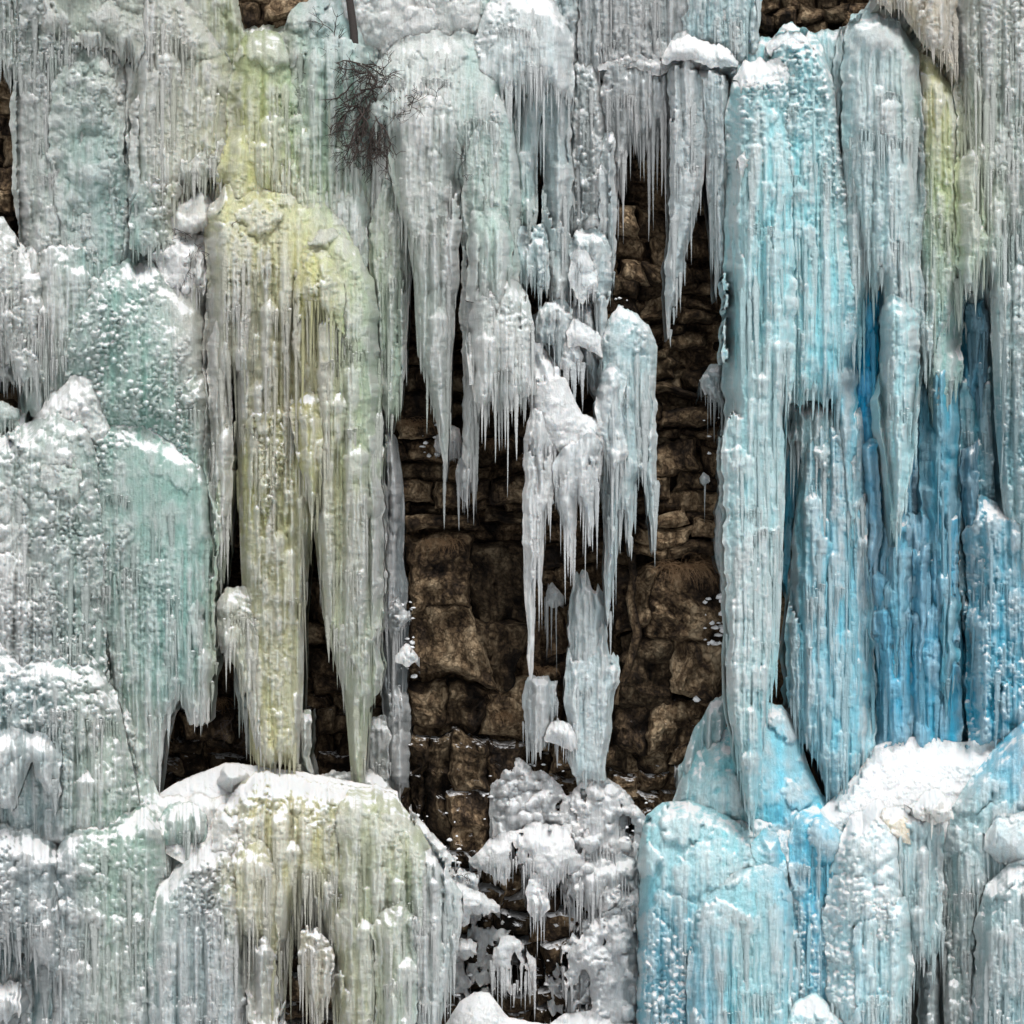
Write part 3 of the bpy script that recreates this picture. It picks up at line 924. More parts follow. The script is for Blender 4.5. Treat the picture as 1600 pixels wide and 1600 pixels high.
form("ice_curtain", "smooth draped white ice shoulder left of the green dome", "ice curtain",
     [(195, -70), (255, -70), (290, 5), (330, 48), (352, 80), (366, 110)], [(195, 330), (250, 340), (300, 300), (340, 290), (366, 270)], 0.55, 62, 'flute', top='smooth', tz=120, ic=(9, 24, 3.5))
form("ice_bulge", "glassy ice hump at the top left with a smooth green patch", "ice bulge",
     [(70, -70), (215, -70), (240, 0)], [(70, 60), (150, 80), (240, 110)], 0.9, 40, 'smooth', ic=(12, 14, 3), tint=(168, 176, 165), fbot=True)
form("ice_curtain", "narrow frosty strand bundle below the draped white shoulder", "ice curtain",
     [(205, 170), (225, 140), (250, 175)], [(205, 400), (250, 400)], 0.9, 20, 'frost', ic=None)
form("snow_covered_ice", "cauliflower shaped snowy ice clump beside the yellow bump", "ice clump",
     [(205, 300), (235, 262), (270, 268), (285, 300)], [(205, 400), (285, 400)], 1.1, 32, 'lumpy', ic=(9, 18, 3))
form("snow_covered_ice", "pointed snow cap left of the yellow ice shoulder", "snow cap",
     [(268, 330), (290, 306), (304, 292), (313, 282), (322, 294), (334, 318)], [(268, 366), (300, 372), (334, 350)], 1.0, 26, 'snow', ic=None, jag=5, fbot=True, fuse=14, tint=(222, 223, 222))
form("snow_covered_ice", "snowy nub under the pointed snow cap", "snow cap",
     [(240, 395), (270, 372), (325, 370)], [(240, 455), (290, 470), (325, 440)], 1.15, 24, 'lumpy', ic=(7, 36, 3), tint=(200, 202, 205))
form("icicle_cluster", "three blunt icicles hanging above the pointed snow cap", "icicles",
     [(268, 255), (285, 238), (305, 245), (330, 205), (348, 215)], [(268, 300), (300, 295), (330, 285), (348, 290)], 1.0, 20, 'flute', ic=(9, 14, 4), tint=(178, 184, 176))
form("ice_curtain", "white icicle curtain between the teal dome and the yellow column", "ice curtain",
     [(270, 440), (300, 430), (330, 440)], [(270, 600), (330, 640)], 0.9, 22, 'flute', ic=(6, 40, 3))
form("ice_mound", "white rounded ice shelf at the left edge above a hole", "ice mound",
     [(-90, 340), (5, 338), (35, 385), (75, 420), (90, 480)], [(-90, 520), (0, 540), (30, 600), (90, 620)], 1.1, 45, 'frost', top='snow', tz=70, ic=(9, 26, 4))
form("icicle_cluster", "short icicle tiers hanging in the hole at the left edge", "icicles",
     [(-90, 560), (0, 552), (24, 556)], [(-90, 600), (24, 606)], 0.6, 16, 'flute', top='snow', tz=20, ic=(6, 16, 3))
form("snow_covered_ice", "small snowy ledge above the lower left edge hole", "snow cap",
     [(-90, 640), (0, 626), (44, 640)], [(-90, 670), (0, 672), (44, 690)], 1.2, 20, 'snow', ic=(8, 18, 4))
form("ice_curtain", "grey fluted ice between the left edge shelf and the teal dome", "ice curtain",
     [(30, 400), (80, 380), (150, 370), (175, 420)], [(30, 640), (90, 690), (150, 660), (175, 640)], 0.85, 34, 'flute', ic=None)
form("ice_dome", "large teal ice dome with scalloped frost at the left", "ice dome",
     [(105, 530), (125, 480), (165, 425), (205, 405), (240, 415), (275, 440), (305, 468), (325, 500), (330, 540)],
     [(105, 650), (160, 700), (230, 700), (280, 740), (330, 900)], 1.25, 85, 'shell', ic=None, jag=10, kt=.55)
form("ice_dome", "white frosted nose on the right rim of the teal dome", "ice dome",
     [(268, 610), (290, 580), (318, 585), (332, 610)], [(268, 720), (300, 800), (332, 1040)], 1.75, 28, 'frost', top='lumpy', tz=80, ic=(6, 30, 3))
form("snow_covered_ice", "crusty snow heap on the ice left of the teal dome", "snow heap",
     [(40, 680), (75, 620), (110, 590), (150, 590), (170, 630), (180, 680)], [(40, 740), (180, 730)], 1.7, 45, 'lumpy', ic=None, tint=(205, 208, 207), fbot=True)
form("ice_dome", "second teal dome flowing into a long fluted curtain", "ice dome",
     [(120, 730), (150, 672), (190, 655), (235, 668), (268, 685), (300, 712), (330, 760), (340, 830)],
     [(120, 930), (160, 1010), (190, 1180), (205, 1235), (240, 1275), (250, 1190), (262, 1130), (280, 1100), (300, 1135), (326, 1132), (333, 1070), (340, 1050)],
     1.75, 75, 'flute', top='shell', tz=330, ic=(10, 16, 4), jag=16, kt=.55)
form("ice_mound", "lumpy white ice slope at the middle left edge", "ice mound",
     [(-90, 740), (-20, 690), (30, 665), (90, 640), (130, 655), (158, 720), (165, 830)], [(-90, 1110), (165, 1110)], 2.2, 70, 'frost', top='lumpy', tz=260, ic=None, jag=6, sn=.75)
form("ice_bulge", "smooth glassy knob on the lumpy left slope", "ice bulge",
     [(50, 705), (75, 680), (105, 685), (125, 720)], [(50, 780), (125, 790)], 2.75, 34, 'smooth', ic=None, tint=(175, 195, 185), fbot=True)
form("ice_curtain", "frosted grey green curtain under the lumpy left slope", "ice curtain",
     [(20, 900), (80, 850), (140, 850), (165, 900)], [(20, 1100), (165, 1100)], 2.3, 40, 'frost', ic=None, tint=(140, 165, 158))
form("ice_mound", "broad frosted mound running off the left edge", "ice mound",
     [(-90, 990), (0, 1000), (40, 1030), (100, 1020), (150, 1040), (185, 1080), (205, 1180), (215, 1260)],
     [(-90, 1330), (215, 1340)], 2.9, 72, 'frost', top='lumpy', tz=150, ic=None, jag=20)
form("icicle_cluster", "blunt hanging ice slabs at the lower left edge", "icicles",
     [(-60, 1150), (20, 1140), (75, 1150), (95, 1170)], [(-60, 1260), (20, 1275), (50, 1200), (86, 1275), (95, 1230)], 3.9, 30, 'deep', ic=None, tint=(165, 178, 180))
form("ice_mound", "snow crusted mound at the lower left edge", "ice mound",
     [(-90, 1290), (-10, 1285), (60, 1300), (90, 1330), (110, 1360)], [(-90, 1480), (40, 1500), (110, 1540)], 3.7, 60, 'frost', top='lumpy', tz=110, ic=(14, 30, 7))
form("ice_curtain", "wide frosted curtain with pale green streaks at the lower left", "ice curtain",
     [(75, 1360), (100, 1310), (140, 1290), (190, 1280), (225, 1250), (255, 1290), (262, 1400)], [(75, 1680), (262, 1680)], 3.6, 66, 'frost', top='lumpy', tz=160, ic=None)
form("icicle_cluster", "thick blunt icicles in the lower left corner", "icicles",
     [(-90, 1540), (0, 1525), (35, 1535)], [(-90, 1590), (10, 1600), (35, 1590)], 4.2, 24, 'deep', top='lumpy', tz=30, ic=None, tint=(175, 182, 185))
form("ice_curtain", "slate blue back curtain in the lower left corner", "ice curtain",
     [(-90, 1450), (100, 1440)], [(-90, 1700), (100, 1700)], 3.2, 20, 'deep', ic=None, tint=(105, 130, 135))
form("ice_block", "small teal ice box with a snow lid below the long curtain", "ice block",
     [(240, 1285), (262, 1255), (300, 1252), (320, 1275)], [(240, 1330), (320, 1325)], 3.0, 26, 'flute', top='snow', tz=22, ic=None, tint=(140, 174, 164))
form("ice_mound", "white snow fan above pale blue flutes at the lower left", "ice mound",
     [(222, 1450), (250, 1380), (285, 1345), (320, 1315), (350, 1312), (375, 1350), (392, 1420)], [(222, 1690), (392, 1690)], 3.9, 80, 'flute', top='shell', tz=170, ic=None, frost=1.1)
form("snow_covered_ice", "snow shelf beside the yellow curtains", "snow shelf",
     [(236, 1250), (270, 1225), (330, 1200), (352, 1192), (420, 1200), (500, 1210), (620, 1236)], [(236, 1320), (320, 1370), (380, 1370), (620, 1300)], 1.3, 22, 'lumpy', sn=1.5, amp=.55, ic=None, jag=0, tint=(222, 221, 219), kt=.5, d1=3.6)
form("ice_mound", "ragged snow lump at the right end of the snow shelf", "snow heap",
     [(325, 1290), (345, 1255), (372, 1250), (392, 1290)], [(325, 1360), (392, 1370)], 3.4, 30, 'lumpy', ic=None, tint=(214, 214, 208), fbot=True)
form("snow_covered_ice", "ribbed ice lump topped with snow on the shelf", "snow lump",
     [(338, 1215), (352, 1194), (372, 1198), (388, 1218)], [(338, 1226), (360, 1240), (388, 1226)], 3.3, 18, 'lumpy', ic=None, jag=2, tint=(200, 202, 205), fbot=True)

# ------------------------------------------------------------------ green and yellow column
form("ice_dome", "pale turquoise ice dome between the green dome and the shrub", "ice dome",
     [(432, 60), (455, 25), (490, 0), (530, -10), (560, 10), (585, 60)], [(432, 420), (520, 470), (585, 460)], 0.35, 70, 'flute', top='smooth', tz=170, ic=(8, 26, 3), kt=.5, frost=.8)
form("ice_dome", "small white ice hump below the turquoise dome", "ice dome",
     [(490, 300), (508, 272), (535, 268), (560, 280), (580, 330)], [(490, 400), (540, 420), (580, 450)], 0.8, 30, 'flute', top='smooth', tz=60, ic=(7, 36, 3), tint=(180, 195, 190))
form("ice_dome", "olive green ice dome below the overhanging brown rock", "ice dome",
     [(356, 170), (360, 110), (378, 68), (405, 50), (432, 55), (452, 80), (470, 130), (490, 190), (502, 260)], [(356, 300), (420, 330), (502, 360)], 0.6, 70, 'flute', top='smooth', tz=130, ic=None, kt=.55, frost=.75, sat=1.15)
form("ice_bulge", "yellow green knob sitting below the olive dome", "ice bulge",
     [(342, 270), (350, 220), (372, 198), (398, 200), (420, 222), (436, 262), (452, 300)], [(342, 340), (452, 350)], 1.15, 45, 'smooth', ic=None, frost=.8, sat=1.15, fbot=True)
form("ice_bulge", "pale green flank to the right of the yellow green knob", "ice bulge",
     [(420, 240), (445, 170), (475, 165), (492, 200), (498, 300)], [(420, 330), (498, 350)], 1.0, 34, 'flute', top='smooth', tz=60, ic=None, fbot=True)
form("frozen_waterfall", "big yellow ice column with long dripping points", "ice column",
     [(318, 370), (328, 320), (350, 292), (400, 282), (455, 292), (500, 312), (535, 350), (562, 392), (585, 450), (600, 560)],
     [(318, 800), (335, 930), (346, 930), (360, 820), (367, 560), (374, 860), (392, 1180), (402, 1205), (432, 1195), (466, 1212), (474, 1100), (477, 950), (489, 830), (497, 900), (512, 1000), (538, 1090), (550, 1220), (558, 1292), (568, 1240), (580, 1110), (600, 1050)],
     1.2, 80, 'flute', top='smooth', tz=170, ic=(9, 22, 3.5), jag=14, kt=.55, surf=1.3)
form("ice_dome", "cream and green shoulder on the right of the yellow column", "ice dome",
     [(452, 420), (468, 385), (500, 362), (532, 362), (562, 392), (586, 440), (598, 560)], [(452, 560), (475, 600), (510, 980), (530, 1020), (570, 1080), (598, 980)], 1.75, 55, 'flute', top='smooth', tz=130, ic=(8, 22, 3), jag=12, kt=.6)
form("ice_bulge", "lemon tinted lump on the yellow column below its shoulder", "ice bulge",
     [(458, 440), (480, 400), (510, 395), (535, 440)], [(458, 500), (535, 520)], 2.3, 34, 'frost', top='smooth', tz=50, ic=(8, 60, 3), sat=1.1, fbot=True)
form("ice_bulge", "pale knob of frost halfway down the yellow column, left one", "ice bulge",
     [(385, 650), (400, 630), (428, 628), (446, 650)], [(385, 700), (415, 900), (446, 720)], 2.0, 18, 'frost', ic=(9, 30, 3), surf=0, fbot=True)
form("ice_bulge", "pale knob of frost halfway down the yellow column, right one", "ice bulge",
     [(462, 640), (478, 612), (500, 614), (512, 640)], [(462, 700), (490, 820), (512, 700)], 2.5, 18, 'frost', ic=(8, 24, 3), surf=0, fbot=True)
form("ice_curtain", "thin white strand sheet along the left rim of the yellow column", "ice curtain",
     [(326, 540), (340, 500), (362, 520)], [(326, 760), (340, 850), (352, 860), (362, 740)], 1.6, 16, 'flute', ic=(5, 40, 3), tint=(190, 192, 185))
form("ice_mound", "snow capped ice stub under the left points of the yellow column", "ice stub",
     [(340, 950), (356, 922), (384, 920), (404, 938), (416, 970)], [(340, 1010), (360, 1040), (385, 1080), (400, 1170), (416, 1180)], 1.6, 26, 'flute', top='lumpy', tz=60, ic=(7, 22, 3), tint=(182, 186, 172))
form("icicle_cluster", "pale blue icicle tapering to the cave floor left of the column", "icicles",
     [(366, 1010), (378, 1000), (392, 1010)], [(366, 1080), (380, 1125), (392, 1190)], 0.9, 12, 'deep', ic=(6, 20, 3), tint=(150, 168, 165))
form("ice_column", "grey glassy pillar just right of the yellow points in the cave", "ice column",
     [(455, 1112), (470, 1106), (486, 1112)], [(455, 1215), (486, 1225)], 1.0, 14, 'deep', top='snow', tz=14, ic=None, tint=(165, 175, 168))
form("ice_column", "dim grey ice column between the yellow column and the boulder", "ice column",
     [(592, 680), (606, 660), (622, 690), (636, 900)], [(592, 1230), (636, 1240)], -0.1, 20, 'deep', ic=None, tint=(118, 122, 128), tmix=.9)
form("snow_covered_ice", "frosty knots on the grey column beside the boulder", "snow knots",
     [(602, 950), (625, 935), (645, 950)], [(602, 985), (620, 1010), (645, 975)], 0.35, 14, 'lumpy', ic=(6, 34, 2.5), tint=(170, 175, 180))
form("snow_covered_ice", "bright snow wedge stuck on the boulder edge", "snow patch",
     [(615, 1020), (635, 1003), (656, 1022)], [(615, 1035), (640, 1042), (656, 1028)], 0.55, 14, 'snow', ic=None, jag=3, tint=(225, 228, 232))
form("ice_column", "ribbed grey icicle bundle behind the tip of the yellow point", "ice column",
     [(568, 1140), (585, 1120), (604, 1120), (620, 1150)], [(568, 1240), (620, 1245)], 0.2, 18, 'flute', top='lumpy', tz=50, ic=None, tint=(160, 165, 170))
form("snow_covered_ice", "low snow bank below the grey icicle bundle", "snow bank",
     [(470, 1222), (520, 1205), (580, 1210), (620, 1240)], [(470, 1250), (620, 1262)], 1.2, 18, 'lumpy', ic=None, jag=2, tint=(195, 198, 200))

# lower yellow mass
form("ice_curtain", "yellow fringed ice curtain below the snow shelf", "ice curtain",
     [(350, 1260), (375, 1225), (420, 1208), (470, 1215), (520, 1225), (565, 1240)], [(350, 1380), (385, 1420), (410, 1560), (450, 1470), (480, 1400), (510, 1470), (540, 1540), (565, 1600)], 2.9, 60, 'flute', top='lumpy', tz=90, ic=(4.5, 70, 3.2), jag=26, kt=.5, sat=1.1)
form("ice_curtain", "short yellowish tier of icicles on the left of the lower curtain", "ice curtain",
     [(345, 1350), (370, 1310), (410, 1320), (440, 1360)], [(345, 1440), (400, 1480), (440, 1560)], 3.7, 34, 'flute', top='lumpy', tz=60, ic=(6, 46, 3))
form("ice_mound", "pale yellow green dome at the bottom centre with icicle rows", "ice dome",
     [(520, 1270), (545, 1238), (585, 1232), (618, 1248), (650, 1290), (672, 1325), (690, 1350)],
     [(520, 1560), (545, 1650), (560, 1690), (600, 1690), (640, 1600), (690, 1500)], 3.2, 70, 'flute', top='smooth', tz=100, ic=(7, 40, 3.5), kt=.55)
form("ice_curtain", "white blue icicle row with snow on its brow, right of the pale dome", "ice curtain",
     [(628, 1380), (650, 1335), (680, 1320), (700, 1350), (716, 1395)], [(628, 1600), (650, 1640), (690, 1600), (716, 1470)], 3.6, 40, 'flute', top='lumpy', tz=60, ic=(7, 40, 3.5), tint=(175, 186, 186))
form("ice_mound", "small cream tier standing out from the pale dome", "ice tier",
     [(584, 1450), (600, 1425), (630, 1412), (650, 1430)], [(584, 1640), (610, 1690), (650, 1600)], 4.3, 26, 'flute', top='lumpy', tz=40, ic=(7, 30, 3.5))
form("ice_stump", "frosted ice stump with drooping strands at the bottom, left one", "ice stump",
     [(385, 1495), (398, 1468), (422, 1466), (436, 1500)], [(385, 1600), (410, 1660), (436, 1620)], 4.4, 24, 'flute', top='lumpy', tz=46, ic=(5, 44, 3), tint=(178, 180, 172))
form("ice_stump", "grey and yellow ice stump with drooping strands at the bottom, right one", "ice stump",
     [(462, 1485), (474, 1452), (500, 1448), (516, 1480)], [(462, 1520), (490, 1600), (516, 1560)], 4.0, 24, 'flute', top='lumpy', tz=46, ic=(5, 40, 3), tint=(176, 172, 158))

# ------------------------------------------------------------------ centre top
form("ice_sheet", "broken snowy ice slope around the tree trunk", "snow slope",
     [(530, -70), (740, -70), (760, -20)], [(530, 60), (600, 90), (760, 60)], 0.3, 60, 'snow', ic=None, jag=5, tint=(200, 204, 202), kt=.5)
form("ice_curtain", "grey strand curtain behind the bare shrub", "ice curtain",
     [(545, 150), (580, 110), (640, 110)], [(545, 300), (580, 500), (640, 440)], 0.35, 36, 'flute', ic=(7, 30, 3), tint=(158, 165, 160))
form("ice_curtain", "white ice curtain ending in long icicles left of the first dark slit", "ice curtain",
     [(580, 330), (592, 240), (612, 180), (645, 175)], [(580, 420), (598, 640), (612, 665), (624, 640), (634, 590), (640, 470), (645, 420)], 0.7, 30, 'flute', top='frost', tz=100, ic=(8, 28, 3.2), jag=14)
form("ice_dome", "wide white and teal dome at the top centre", "ice dome",
     [(570, 150), (592, 100), (625, 60), (670, 45), (720, 50), (765, 78), (795, 115), (812, 190), (816, 300)],
     [(570, 210), (640, 230), (700, 230), (735, 420), (760, 450), (816, 460)], 0.6, 80, 'flute', top='smooth', tz=110, ic=(8, 16, 3), kt=.5)
form("ice_dome", "snowy hump under the top centre dome leading to a long pointed curtain", "ice dome",
     [(606, 190), (618, 145), (645, 124), (680, 122), (708, 140), (720, 190)], [(606, 250), (645, 420), (650, 540), (670, 610), (684, 680), (697, 752), (704, 640), (708, 500), (714, 420), (720, 330)], 1.2, 44, 'flute', top='snow', tz=80, ic=(9, 26, 3), jag=10)
form("ice_curtain", "teal white ice bulge to the right of the snowy hump", "ice curtain",
     [(722, 220), (728, 165), (748, 142), (780, 150), (804, 185), (814, 260)], [(722, 560), (727, 720), (738, 760), (752, 620), (780, 560), (814, 500)], 1.1, 46, 'flute', top='smooth', tz=60, ic=(9, 26, 3), jag=14)
form("ice_dome", "small smooth dome halfway down the teal white bulge", "ice dome",
     [(732, 370), (742, 338), (770, 328), (795, 345), (806, 390)], [(732, 480), (806, 500)], 1.7, 34, 'flute', top='smooth', tz=50, ic=(8, 24, 3), fbot=True)
form("ice_dome", "scaly snow dome with a fringe of icicles above the rock", "ice dome",
     [(732, 510), (745, 462), (772, 436), (802, 434), (826, 458), (838, 500)], [(732, 560), (742, 640), (770, 640), (800, 650), (820, 640), (838, 620)], 1.9, 44, 'flute', top='shell', tz=110, ic=(7, 44, 3), jag=26, tint=(190, 197, 195), sn=1.25)
form("icicle_cluster", "detached icicle bunch with a snow head in front of the rock", "icicles",
     [(713, 725), (722, 708), (738, 706), (747, 728)], [(713, 750), (730, 790), (747, 755)], 0.7, 16, 'flute', top='snow', tz=18, ic=(5, 30, 3), tint=(185, 190, 194))
form("snow_covered_ice", "snow clots on the rock under the long centre point", "snow patch",
     [(676, 690), (690, 668), (716, 672), (722, 700)], [(676, 700), (700, 722), (722, 712)], 0.25, 14, 'lumpy', ic=(7, 10, 2.5), jag=4, tint=(205, 208, 212))
form("ice_dome", "scaly snow covered ice roof at the top centre", "ice dome",
     [(738, 60), (760, 10), (800, -15), (850, -5), (880, 25), (897, 70)], [(738, 150), (790, 160), (850, 150), (897, 160)], 0.7, 50, 'flute', top='shell', tz=120, ic=(8, 50, 3.5), jag=20, tint=(192, 200, 202), kt=.5, sn=1.25)
form("ice_column", "blue white column left of the small dark slot", "ice column",
     [(800, 110), (820, 90), (846, 110)], [(800, 352), (815, 358), (836, 355), (840, 270), (846, 200)], 0.5, 22, 'flute', ic=(9, 14, 3), jag=5)
form("ice_column", "blue white column right of the small dark slot", "ice column",
     [(850, 130), (862, 90), (885, 85), (897, 120)], [(850, 350), (858, 470), (885, 480), (897, 440)], 0.6, 24, 'flute', ic=(9, 14, 3), jag=8)
form("ice_column", "mid grey column beside the right blue white column", "ice column",
     [(895, 110), (912, 90), (935, 110), (948, 200)], [(895, 360), (948, 372)], 0.25, 24, 'frost', ic=None, jag=4, tint=(155, 165, 165))
form("ice_column", "slim column with a snow knob reaching down beside the rock", "ice column",
     [(936, 230), (944, 206), (956, 204), (966, 225)], [(936, 440), (950, 475), (960, 440), (966, 380)], 0.6, 15, 'flute', top='lumpy', tz=26, ic=(6, 20, 3), tint=(165, 178, 182))
form("ice_block", "snow topped ice block under the left blue white column", "ice block",
     [(812, 362), (830, 352), (852, 356), (860, 375)], [(812, 440), (860, 460)], 0.9, 18, 'flute', top='snow', tz=22, ic=(8, 16, 3), tint=(165, 190, 198))
form("ice_block", "second snow topped ice block at the foot of the right column", "ice block",
     [(836, 480), (848, 466), (880, 464), (892, 480)], [(836, 540), (892, 560)], 1.1, 20, 'flute', top='snow', tz=26, ic=(8, 26, 3), tint=(170, 188, 194))
form("ice_dome", "rounded snow topped ice head above the snow wedge", "ice dome",
     [(886, 385), (900, 362), (925, 357), (943, 368), (952, 395)], [(886, 430), (925, 450), (940, 560), (952, 500)], 0.9, 26, 'flute', top='snow', tz=30, ic=(8, 24, 3), tint=(172, 188, 195))
form("snow_covered_ice", "snow wedge with a few icicles below it", "snow wedge",
     [(889, 410), (902, 388), (918, 395), (933, 430)], [(889, 440), (905, 470), (933, 460)], 1.3, 20, 'snow', ic=(6, 40, 2.6), jag=10, tint=(215, 220, 224))
form("snow_covered_ice", "curved snow covered arm bridging two icicles", "snow arm",
     [(884, 525), (896, 504), (920, 510), (938, 528)], [(884, 545), (905, 540), (925, 550), (938, 560)], 1.45, 14, 'snow', ic=(8, 10, 3), jag=3, tint=(218, 222, 226))
form("snow_covered_ice", "snow pad on the stubby ice left of the curved arm", "snow pad",
     [(874, 555), (884, 532), (900, 535), (912, 560)], [(874, 575), (895, 590), (912, 575)], 1.3, 16, 'snow', ic=(7, 46, 5), jag=6, tint=(205, 212, 218))
form("ice_curtain", "grey ice curtain behind the curved snow arm", "ice curtain",
     [(830, 500), (870, 470), (935, 480)], [(830, 600), (870, 580), (905, 580), (935, 640)], 0.4, 24, 'flute', ic=(7, 24, 3), tint=(165, 178, 182))
form("ice_curtain", "thin grey icicle wall at the top in front of the cliff", "ice curtain",
     [(905, -70), (1145, -70)], [(905, 110), (950, 130), (1000, 120), (1050, 100), (1145, 120)], 0.15, 24, 'flute', ic=None, jag=10, tint=(150, 158, 160))
form("ice_curtain", "grey second tier of the icicle wall hanging over the rock", "ice curtain",
     [(938, 130), (955, 100), (980, 88), (1020, 92), (1050, 105)], [(938, 230), (965, 300), (990, 230), (1020, 200), (1050, 200)], 0.3, 22, 'flute', top='lumpy', tz=30, ic=(6, 90, 3.6), jag=40, tint=(150, 157, 160), surf=2)
form("snow_covered_ice", "wavy snow lip across the thin grey icicle wall", "snow lip",
     [(935, 100), (960, 88), (1000, 92), (1020, 105), (1048, 98)], [(935, 112), (965, 102), (1005, 108), (1025, 118), (1048, 110)], 0.6, 8, 'snow', ic=None, jag=3, tint=(205, 208, 210))
form("ice_column", "snow capped twin pillar ending in the longest icicle over the rock", "ice column",
     [(1043, 90), (1052, 60), (1075, 50), (1098, 70), (1103, 100)], [(1043, 470), (1047, 540), (1053, 480), (1066, 460), (1072, 400), (1085, 350), (1095, 300), (1103, 200)], 0.8, 30, 'flute', top='shell', tz=45, ic=(7, 24, 3), jag=12, tint=(172, 184, 190), sn=1.25)
form("ice_column", "narrow tapering pillar next to the big blue column", "ice column",
     [(1096, 100), (1108, 78), (1128, 72), (1142, 95)], [(1096, 200), (1106, 330), (1117, 470), (1122, 430), (1131, 410), (1138, 300), (1142, 200)], 0.75, 24, 'flute', top='shell', tz=40, ic=(8, 14, 2.5), jag=6, tint=(172, 184, 190))
form("snow_covered_ice", "puffy snow bonnet joining the twin pillar and the tapering pillar", "snow cap",
     [(1040, 90), (1052, 60), (1075, 52), (1100, 62), (1125, 62), (1150, 78), (1160, 96)], [(1040, 100), (1075, 92), (1110, 105), (1160, 105)], 1.2, 22, 'snow', ic=None, jag=4, tint=(215, 218, 220))
form("ice_curtain", "pale blue back curtain above the snow bonnet", "ice curtain",
     [(1070, -70), (1192, -70)], [(1070, 70), (1110, 70), (1150, 110), (1192, 90)], 0.4, 26, 'flute', ic=None, jag=8, tint=(165, 188, 196))
form("ice_curtain", "ice mass with pale blue front hanging beside the rock, below centre top", "ice curtain",
     [(936, 540), (948, 495), (965, 478), (990, 488), (1012, 512), (1027, 550), (1030, 620)], [(936, 690), (946, 900), (953, 985), (962, 900), (972, 800), (984, 872), (996, 740), (1008, 760), (1019, 870), (1025, 820), (1030, 720)], 0.9, 40, 'flute', top='shell', tz=90, ic=(8, 26, 3), jag=10, tint=(172, 194, 202), sn=1.25)
form("ice_dome", "small snow cushion and strands on the pale blue front", "ice dome",
     [(935, 610), (942, 582), (962, 576), (980, 590)], [(935, 680), (955, 760), (980, 720)], 1.5, 20, 'flute', top='shell', tz=36, ic=(6, 40, 3), tint=(190, 202, 208))
form("snow_covered_ice", "diagonal snow ridge running down above the hanging icicles", "snow ridge",
     [(828, 530), (845, 540), (870, 575), (890, 610), (908, 648), (938, 648), (943, 670)], [(828, 720), (850, 700), (880, 740), (910, 730), (943, 700)], 1.6, 42, 'snow', ic=(6, 60, 3.2), jag=30, tint=(212, 216, 219))
form("ice_curtain", "longest white icicle curtain below the diagonal snow ridge", "ice curtain",
     [(818, 690), (826, 650), (850, 640), (866, 680)], [(818, 860), (826, 1060), (831, 1062), (838, 900), (845, 940), (852, 820), (866, 780)], 1.8, 24, 'flute', ic=(7, 28, 3), jag=8, tint=(190, 196, 198))
form("ice_curtain", "white icicle curtain on the right half of the snow ridge", "ice curtain",
     [(866, 720), (890, 680), (925, 680), (940, 700)], [(866, 760), (880, 820), (894, 900), (904, 780), (922, 860), (934, 780), (940, 720)], 1.9, 22, 'flute', ic=(6, 34, 3), jag=14, tint=(190, 196, 200))

# lower centre column
form("ice_column", "pale blue ice pillar standing on the snowy rocks", "ice column",
     [(884, 955), (890, 925), (900, 905), (914, 902), (924, 922), (936, 930), (946, 960)], [(884, 1185), (900, 1224), (946, 1228)], 0.15, 16, 'flute', ic=None, jag=8, tint=(178, 196, 204), kt=3, fuse=3, tj=16)
form("ice_column", "flared snowy collar halfway down the pale blue pillar", "ice column",
     [(882, 1062), (890, 1045), (925, 1035), (942, 1000), (952, 1035), (967, 1044)], [(882, 1075), (888, 1140), (895, 1210), (945, 1222), (955, 1140), (967, 1070)], 0.35, 24, 'flute', top='lumpy', tz=30, ic=None, jag=5, tint=(178, 196, 204), kt=2, fuse=4, tj=34)
form("ice_column", "short translucent ice pillar left of the pale blue pillar", "ice column",
     [(816, 1080), (826, 1062), (850, 1062), (872, 1072)], [(816, 1150), (832, 1185), (848, 1175), (862, 1130), (872, 1100)], 0.2, 22, 'flute', ic=(6, 14, 3), jag=10, tint=(170, 180, 186), fuse=4, tj=12)
form("snow_covered_ice", "snow topped stub between the two lower pillars", "snow cap",
     [(852, 1150), (862, 1130), (882, 1128), (902, 1148)], [(852, 1160), (880, 1170), (902, 1175)], 0.6, 14, 'lumpy', ic=(6, 24, 3), jag=6, tint=(205, 210, 214))
form("icicle_cluster", "pair of thin grey icicles between the long curtain and pillar", "icicles",
     [(850, 930), (862, 908), (878, 928)], [(856, 948), (862, 952), (872, 946)], -0.15, 8, 'knobs', ic=(4, 70, 2.6), jag=6, tint=(160, 168, 172))
form("icicle_cluster", "small icicle group on the rock left of the big blue column", "icicles",
     [(1094, 590), (1112, 568), (1134, 575)], [(1094, 610), (1112, 625), (1134, 640)], 0.1, 14, 'lumpy', ic=(5, 36, 2.4), jag=6, tint=(150, 155, 160))
form("ice_column", "thin grey ice rib clinging along the big blue column", "ice column",
     [(1122, 610), (1129, 600), (1137, 610)], [(1122, 880), (1129, 910), (1137, 920)], 0.05, 8, 'frost', ic=(5, 20, 2), tint=(140, 148, 155))
form("icicle_cluster", "little frosted icicles on the rock right of the dark slab", "icicles",
     [(1092, 745), (1098, 738), (1106, 745)], [(1092, 756), (1098, 760), (1106, 754)], -0.1, 8, 'lumpy', ic=(5, 26, 2.2), jag=4, tint=(170, 175, 180))

